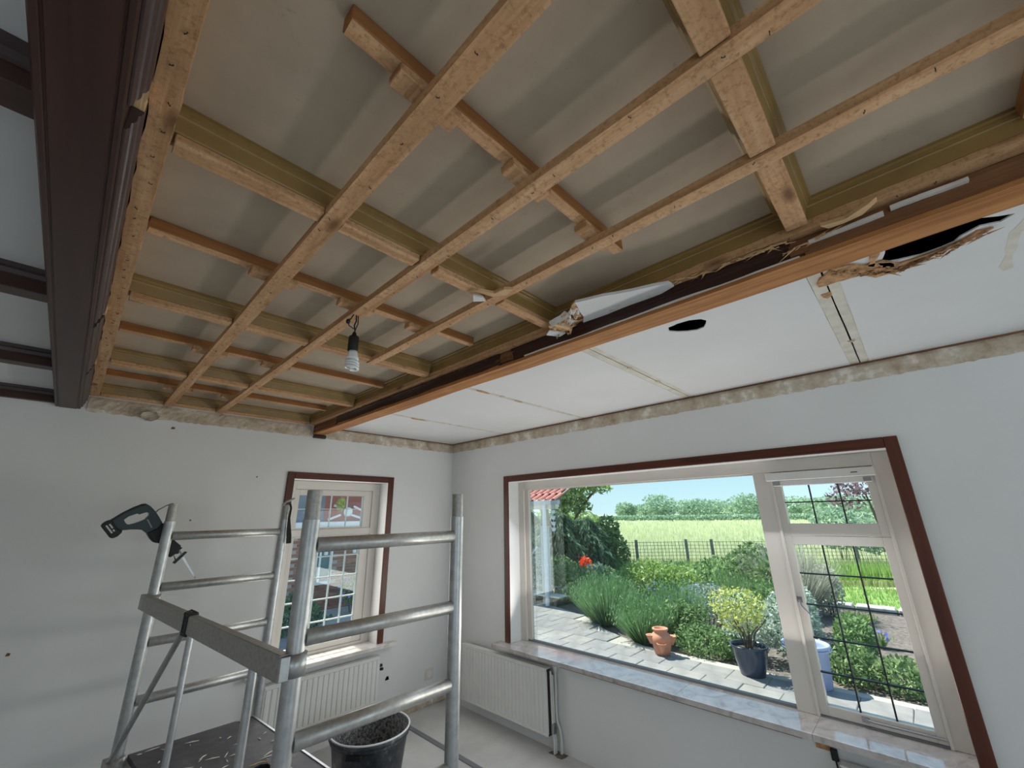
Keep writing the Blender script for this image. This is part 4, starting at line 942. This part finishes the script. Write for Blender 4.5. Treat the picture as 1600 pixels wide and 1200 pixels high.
bush('feathery_shrub', 'feathery mid green shrub at the left end of the bed', [(8.1, 6.05, .25, .6, .5, .42), (8.6, 6.7, .3, .5, .5, .45)], 3000, .07, 'lf_green')
bush('pale_shrub', 'pale flowering shrub beside the downpipe at left', [(8.1, 6.95, .35, .40, .40, .60)], 2000, .07, 'lf_silver', top=('lf_white', 60, .05))
bush('back_border', 'mixed green border in front of the fence grass', [(9.8, 4.4, .25, .7, .9, .42), (10.2, 3.4, .3, .7, .8, .48)], 3600, .09, 'lf_green')
bush('tall_border', 'tall grassy shrub before the fence, left of the mullion', [(10.0, 2.75, .45, .6, .6, .62), (9.4, 2.3, .35, .5, .4, .55)], 3200, .10, 'lf_shrub')
tuft('reed_grass', 'pale feathery reed grass beside the mullion', G(9.8, 2.15), .75, 1.30, 1300, 'lf_reed', w=.012)
bush('mallow', 'airy green plants filling the bed behind the silvery shrub', [(8.2, 1.95, .25, .55, .45, .42), (7.6, 2.35, .15, .4, .4, .34)], 2600, .075, 'lf_green')
# right casement view
bush('edging_plant', 'low ragged green plants along the patio edge at right', [(6.6, .98, .0, .45, .26, .22), (6.5, .55, .0, .36, .26, .18), (6.6, .25, .0, .3, .25, .2)], 4200, .055, 'lf_shrub', stem=2)
bush('green_border', 'green border plants right of the blue tub', [(7.3, 1.0, .10, .40, .22, .32)], 2000, .06, 'lf_green')
tuft('bed_weed', 'small yellow green weed on the bare soil bed', G(9.6, 1.22), .25, .18, 300, 'lf_lime', w=.012)
tuft('blue_weed', 'single blue flower on the bare soil bed', G(8.2, .85), .12, .22, 80, 'lf_green', w=.008, top=('lf_blue', 14, .06))
bush('seed_heads', 'pale brownish seed heads at the left of the bare bed', [(10.0, 1.62, .30, .35, .26, .45)], 1200, .07, 'lf_reed')
# poppies and grey planter
t = thing('poppy', 'red orange poppies before the dark hedge', 'flower', (10.0, 6.85, ZG))
stems(5, (10.0, 6.85, ZG), .25, .60, .012, t, 'lawn_base')
P = np.array([[10.0, 6.98, .46], [10.05, 6.88, .42], [10.02, 6.80, .32], [10.1, 6.72, .26], [9.95, 6.92, .36]]); P = np.repeat(P, 26, 0)+rng.normal(size=(130, 3))*.05
fastmesh('petals', leaf_quads(P, .11, .9), 4, 'lf_red', t)
t = thing('planter', 'square grey planter beside the red poppies', 'planter', (10.6, 6.95, ZG))
mb = MB(); mb.lathe([(0, 0), (.17, 0), (.22, .42), (.20, .42), (.17, .38), (0, .38)], (10.6, 6.95, ZG-.03), 4, False); mb.build('tub', 'grey_tub', t)
# hedge and trees at the left
def drooping(name, label, c, R, h, n, mat, size=.22):
    t = thing(name, label, 'conifer', (c[0], c[1], c[2])); zz = rng.random(n)**1.1; a = rng.uniform(0, 2*PI, n); rr = R*(1-.75*zz**2)*rng.uniform(.5, 1.08, n)*(1+.18*np.sin(a*5+zz*9))
    P = np.column_stack([c[0]+rr*np.cos(a), c[1]+rr*np.sin(a), c[2]+zz*h]); d = np.column_stack([np.cos(a), np.sin(a), np.full(n, -.9)])
    fastmesh('foliage', leaf_quads(P, size, .22, d, .35), 4, mat, t); MB().tube([(c[0], c[1], c[2]), (c[0], c[1], c[2]+h*.9)], .09, 8, radii=[.10, .03]).build('trunk', 'bark', t)
    return t
drooping('conifer', 'dark drooping conifer behind the downpipe at left', (10.3, 9.6, ZG), 1.2, 2.05, 6500, 'lf_dark')
drooping('conifer', 'dark drooping conifer in the middle of the hedge', (10.8, 8.45, ZG), 1.05, 1.80, 6500, 'lf_dark')
drooping('conifer', 'dark drooping conifer behind the red poppies', (11.4, 7.85, ZG), .9, 1.62, 5200, 'lf_dark')
bush('hedge_shrub', 'olive green leafy shrub ending the hedge at the wheat', [(12.1, 7.72, .60, .55, .55, .75), (12.2, 7.5, 1.15, .42, .40, .50), (12.3, 7.3, .5, .5, .42, .6)], 3600, .13, 'lf_shrub', cat='shrub')
def tree(name, label, c, h, blobs, n, size, mat, trunks, cat='tree', group=None, shell=.3):
    t = thing(name, label, cat, c, group); P, u = in_blobs(blobs, n, shell)
    fastmesh('crown', leaf_quads(P, size, .5, u*.5, 1), 4, mat, t)
    for tr in trunks: MB().tube(tr, .05, 7, radii=list(np.linspace(.07, .018, len(tr)))).build('trunk', 'bark', t)
    return t
tree('ash_tree', 'airy young tree with forked trunk rising behind the hedge', (12.2, 8.9, ZG), 4, [(12.2, 9.0, 2.3, .55, .9, .35), (12.3, 8.4, 2.75, .5, .8, .3), (12.2, 9.5, 2.75, .5, .6, .35), (12.3, 7.8, 2.5, .4, .5, .2), (12.2, 8.9, 1.95, .5, .9, .25), (12.2, 9.9, 2.3, .3, .4, .3)], 2300, .17, 'lf_airy',
     [[(12.2, 8.9, ZG), (12.2, 8.95, 1.2), (12.2, 9.2, 1.9), (12.2, 9.5, 2.6)], [(12.2, 8.95, 1.0), (12.25, 8.65, 1.7), (12.3, 8.5, 2.5), (12.3, 8.3, 3.0)], [(12.25, 8.65, 1.7), (12.3, 8.2, 2.2), (12.3, 7.8, 2.5)]])
bush('garden_bush', 'yellow green sunlit bush behind the dark conifers', [(13.2, 10.4, 1.2, .9, 1.2, .8), (13.4, 9.2, 1.1, .7, .8, .7)], 3000, .16, 'lf_lime')
tree('purple_tree', 'purple leaved tree seen through the small leaded sash', (15.5, 1.15, ZG), 4, [(15.5, 1.0, 2.5, .7, .75, .55), (15.8, .4, 2.9, .6, .6, .5), (15.4, 1.5, 2.05, .5, .5, .4), (15.5, .5, 2.0, .6, .5, .4)], 1500, .13, 'lf_purple',
     [[(15.5, .9, ZG), (15.5, .95, 1.2), (15.5, 1.1, 2.2)], [(15.5, .95, 1.2), (15.6, .6, 2.0), (15.7, .4, 2.7)]])
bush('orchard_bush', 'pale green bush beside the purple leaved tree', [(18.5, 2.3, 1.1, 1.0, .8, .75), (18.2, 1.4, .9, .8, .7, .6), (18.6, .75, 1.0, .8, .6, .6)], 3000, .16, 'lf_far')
# distant trees beyond the wheat (each its own tree)
far = [(110, 61, 7.5, 4.0, 'round field tree next to the hedge, leftmost beyond the wheat'), (118, 56.5, 6.8, 5.2, None), (108, 49.3, 9.6, 5.4, 'tallest round field tree in the middle of the horizon'),
       (135, 53.5, 8.6, 5.5, None), (115, 44.5, 5.6, 3.4, None), (112, 41.2, 7.6, 5.2, 'broad twin topped field tree right of the tallest one'), (140, 47.0, 8.4, 6.0, None), (118, 36.8, 6.4, 4.4, 'small domed field tree with clear grass at both sides'),
       (110, 29.6, 8.8, 6.0, 'spiky topped field tree nearest the mullion'), (126, 31.0, 7.6, 5.0, None), (138, 24.5, 8.4, 6, None), (130, 66, 6.8, 6, None), (112, 23, 6.5, 5, None), (118, 17.5, 6.8, 5.5, None), (112, 12, 7.5, 5.5, None), (130, 7, 8, 6, None)]
ORD = ['first', 'second', 'third', 'fourth', 'fifth', 'sixth', 'seventh', 'eighth', 'ninth', 'tenth', 'eleventh', 'twelfth', 'thirteenth', 'fourteenth', 'fifteenth', 'sixteenth']
rank = {id(f_): k for k, f_ in enumerate(sorted(far, key=lambda f_: -f_[1]/f_[0]))}
for i, F_ in enumerate(far):
    fx, fy, fh, fr_, lab = F_
    fh = fh*.70
    bl = [(fx, fy, -.5+fh*.55, fr_*.8, fr_*.8, fh*.45)] + [(fx+random.uniform(-1, 1), fy+random.uniform(-.6, .6)*fr_, -.5+fh*random.uniform(.35, .75), fr_*.5, fr_*.5, fh*.25) for _ in range(4)]
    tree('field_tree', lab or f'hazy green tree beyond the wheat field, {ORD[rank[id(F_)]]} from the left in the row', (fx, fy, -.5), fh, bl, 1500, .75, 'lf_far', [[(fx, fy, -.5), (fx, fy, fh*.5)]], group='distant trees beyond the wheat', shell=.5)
n = 16000; P = np.column_stack([rng.uniform(99, 103, n), rng.uniform(-5, 95, n), rng.uniform(-.1, .9, n)])
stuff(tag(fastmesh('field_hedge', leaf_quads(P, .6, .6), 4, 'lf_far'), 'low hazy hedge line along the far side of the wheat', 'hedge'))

# ------------------------------------------------------------------ pots, bin
t = thing('strawberry_pot', 'terracotta strawberry pot with pocket openings on the patio edge', 'pot', (5.90, 2.93, ZG))
pc = (5.90, 2.93, ZG)
MB().lathe([(.0, .0), (.095, 0), (.105, .04), (.118, .10), (.132, .16), (.134, .20), (.112, .235), (.088, .258), (.086, .272), (.104, .288), (.104, .304), (.090, .308), (.078, .302), (.074, .27), (0, .26)], pc, 28).build('pot_body', 'terracotta', t)
for a in (116, 206, 296, 26):
    ca, sa = math.cos(math.radians(a)), math.sin(math.radians(a)); zz = .165 if a in (116, 296) else .10
    mb = MB(); mb.lathe([(0, -.080), (.018, -.066), (.040, -.025), (.058, .020), (.064, .034), (.057, .037), (.045, .016), (.0, .002)], (pc[0]+ca*.132, pc[1]+sa*.132, ZG+zz+.02), 16); pk = mb.build('pocket', 'terracotta', t)
    mb = MB(); mb.lathe([(0, .020), (.046, .020)], (pc[0]+ca*.132, pc[1]+sa*.132, ZG+zz+.02), 16); mb.build('soil', 'soil', pk)
t = thing('blue_pot', 'glossy dark blue glazed pot with a yellow leaved shrub', 'pot', (5.86, 1.83, ZG)); pc = (5.86, 1.83, ZG)
MB().lathe([(0, 0), (.125, 0), (.145, .08), (.175, .19), (.190, .28), (.203, .295), (.201, .307), (.186, .307), (.177, .28), (.174, .25)], pc, 32).build('pot_body', 'blue_glaze', t)
MB().lathe([(.1755, .255), (0, .265)], pc, 24).build('soil', 'soil', t)
t = thing('potted_shrub', 'yellow variegated shrub growing in the dark blue pot', 'plant', (5.86, 1.83, ZG+.26))
stems(8, (5.86, 1.83, ZG+.26), .26, .34, .008, t)
P, u = in_blobs([(5.90, 1.90, .62, .28, .34, .20), (5.9, 1.9, .46, .24, .28, .16)], 900, .5); fastmesh('foliage', leaf_quads(P, .055, .45, u*.5), 4, 'lf_yellow', t)
P, u = in_blobs([(5.90, 1.90, .55, .26, .30, .24)], 300, .3); fastmesh('pale_foliage', leaf_quads(P, .05, .45, u*.5), 4, 'lf_silver', t)
t = thing('water_tub', 'tall pale blue plastic tub standing on the patio behind the mullion', 'tub', (5.95, 1.27, ZG))
MB().lathe([(0, 0), (.165, 0), (.175, .01), (.200, .37), (.225, .38), (.225, .405), (.200, .405), (.193, .37), (.17, .03), (0, .03)], (5.95, 1.27, ZG), 28).build('tub_body', 'bin_blue', t)
ring = [(5.95+.226*math.cos(2*PI*k/32), 1.27+.226*math.sin(2*PI*k/32), ZG+.36) for k in range(33)]
MB().tube(ring, .008, 6, cap=False).build('rim', 'bin_blue', t)

# ------------------------------------------------------------------ pantiled shelter at left
t = thing('pantile_shelter', 'open shelter with red pantile roof, grey gutter and white downpipe at left', 'shelter', (8.2, 7.2, ZG))
# roof slopes up away from the house; rows of tiles
tile_me = None
for rr_ in range(5):
    for cc_ in range(13):
        yy = 5.72 + rr_*.10 + cc_*.20; xx = 7.30 + rr_*.27; zz = 1.985 + rr_*.135
        if tile_me is None:
            mb = MB(); pr2 = []
            for k in range(9):
                u = k/8; pr2.append((u*.21, .030*math.sin(u*2*PI)))
            top_ = [(p[0], p[1]+.016) for p in pr2]; pr2 = pr2 + top_[::-1]
            mb.extrude(pr2, 0, .32, 'x'); mb.sm = [False]*len(mb.f)
            o = mb.build('roof_tile', 'roof_tile', t); tile_me = o.data
            base_loc = o.location.copy()
        else:
            o = bpy.data.objects.new('roof_tile', tile_me); C.objects.link(o); o.parent = t
        o.location = base_loc + Vector((xx, yy, zz)); o.rotation_euler = (0, -math.atan2(.135, .27)*.92, 0)
MB().slab([(7.30, 1.965), (8.65, 2.640), (8.65, 2.60), (7.30, 1.925)], [], 5.74, 8.5, 'y').build('roof_deck', 'outer_timber', t)
MB().extrude([(7.20, 1.90), (7.31, 1.90), (7.31, 1.985), (7.30, 1.985), (7.30, 1.915), (7.21, 1.915), (7.21, 1.975), (7.20, 1.975)], 5.60, 8.5, 'y').build('gutter', 'gutter_grey', t)
MB().box(7.34, 7.44, 5.75, 8.5, 1.80, 1.92).build('eaves_beam', 'pale_board', t)
MB().tube([(7.27, 6.02, 1.90), (7.27, 6.02, ZG)], .045, 12).build('downpipe', 'post_white', t)
MB().box(7.36, 7.48, 6.06, 6.18, 1.45, 1.80).build('post', 'outer_timber', t); MB().box(7.34, 7.46, 6.05, 6.20, ZG, 1.45).build('post', 'gutter_grey', t)
MB().tube([(7.30, 6.55, .75), (7.30, 6.28, 1.02)], .02, 8).build('brace', 'post_white', t)
# chain-like hanging ornament
t = thing('hanging_ornament', 'white chain of cups hanging under the gutter end', 'ornament', (7.30, 5.78, 1.5))
MB().tube([(7.27, 5.77, 1.898), (7.27, 5.77, 1.30)], .008, 6).build('chain', 'post_white', t)
for k in range(4): MB().lathe([(.03, 0), (.055, .07), (.05, .07), (.02, .005)], (7.27, 5.77, 1.35+k*.12), 12).build('cup', 'house_white', t)
t = thing('garden_bench', 'pale slatted bench under the shelter at left', 'bench', (7.7, 6.1, ZG))
MB().box(7.30, 7.62, 5.74, 6.75, .055, .085).build('seat_board', 'pale_board', t, .004)
MB().box(7.88, 7.93, 5.95, 6.85, .12, .17).build('back_board', 'pale_board', t, .004)
for y in (5.9, 6.6): MB().box(7.40, 7.46, y, y+.06, ZG-.03, .055).build('leg', 'outer_timber', t); MB().box(7.86, 7.92, y+.1, y+.15, ZG-.03, .12).build('leg', 'outer_timber', t)

# ------------------------------------------------------------------ neighbouring house seen through the small window
YH = 9.4
h = thing('neighbour_house', 'red brick house with white boards seen through the small leaded window', 'house', (4.3, YH, ZG))
MB().box(1.8, 8.0, YH, YH+.3, -.6, 1.46).build('wall', 'joint_mortar', h)
MB().box(1.8, 8.0, YH-.06, YH+.3, 1.62, 3.2).build('gable_cladding', 'house_red', h)
MB().box(1.8, 3.85, YH-.07, YH-.0605, 1.62, 3.2).build('gable_panel', 'house_roofslate', h)
MB().box(1.7, 8.1, YH-.16, YH-.062, 1.45, 1.62).build('fascia_board', 'house_white', h, .01)
brick_me = None
x_lo, x_hi = 3.30, 5.25
rowz = -.42; row = 0
while rowz < 1.44:
    x = x_lo + (0 if row % 2 == 0 else .11)
    while x < x_hi:
        if not (3.62 < x+.105 < 4.2 and .36 < rowz < 1.26):
            if brick_me is None:
                mb = MB(); mb.box(-.105, .105, -.012, .0, -.026, .026); o = mb.build('brick', 'brick', h); brick_me = o.data; bl_ = o.location.copy()
            else: o = bpy.data.objects.new('brick', brick_me); C.objects.link(o); o.parent = h
            o.location = bl_ + Vector((x+.105, YH-.0005, rowz+.026))
        x += .22
    rowz += .0625; row += 1
f_ = bxs([(3.64, 3.70, YH-.04, YH-.001, .38, 1.24), (4.10, 4.16, YH-.04, YH-.001, .38, 1.24), (3.70, 4.10, YH-.04, YH-.001, .38, .44), (3.70, 4.10, YH-.04, YH-.001, 1.18, 1.24), (3.88, 3.92, YH-.035, YH-.001, .44, 1.18)], 'window', 'house_white', h, 0)
MB().box(3.70, 4.10, YH-.02, YH-.008, .44, 1.18).build('pane', 'house_teal', f_)
for (x0, z0, x1, z1) in [(4.50, 1.94, 4.78, 1.82), (3.95, 1.66, 4.22, 1.76), (4.45, 1.76, 4.78, 1.66), (4.05, 1.96, 4.20, 1.90)]:
    d_ = Vector((x1-x0, z1-z0)); n_ = Vector((-d_.y, d_.x)).normalized()*.022
    MB().slab([(x0-n_.x, z0-n_.y), (x1-n_.x, z1-n_.y), (x1+n_.x, z1+n_.y), (x0+n_.x, z0+n_.y)], [], YH-.085, YH-.0605, 'y').build('timber_bar', 'house_white', h)
mb = MB(); mb.lathe([(0, 0), (.10, 0), (.10, .03), (.06, .035), (0, .035)], (0, 0, 0), 24).xf(Matrix.Translation((4.38, YH-.0605, 1.82)) @ Matrix.Rotation(PI/2, 4, 'X')); mb.build('medallion', 'house_white', h)
for x in (3.97, 4.60): MB().box(x, x+.07, YH-.06, YH-.013, .95, 1.45).build('downpipe', 'house_white', h)
bush('flower_pot_plant', 'plant with blue and white flowers before the brick house', [(4.35, 8.7, .30, .30, .22, .26)], 900, .06, 'lf_shrub', cat='plant', top=('lf_blue', 60, .07))
bush('wall_shrub', 'dark shrub against the brick house, lower left of the small window', [(3.1, 8.3, -.05, .50, .4, .50), (3.6, 8.5, -.25, .35, .3, .3)], 2400, .08, 'lf_dark')
bush('climber', 'yellow flowered climber on the gable of the brick house', [(4.12, YH-.25, 1.98, .10, .08, .16)], 260, .05, 'lf_yellow', cat='plant', stem=0)
struct(MB().box(XL-.2, XR+.299, YB+.30, YH-.001, ZG-.30, ZG-.055).build('trim_7', 'paving'))
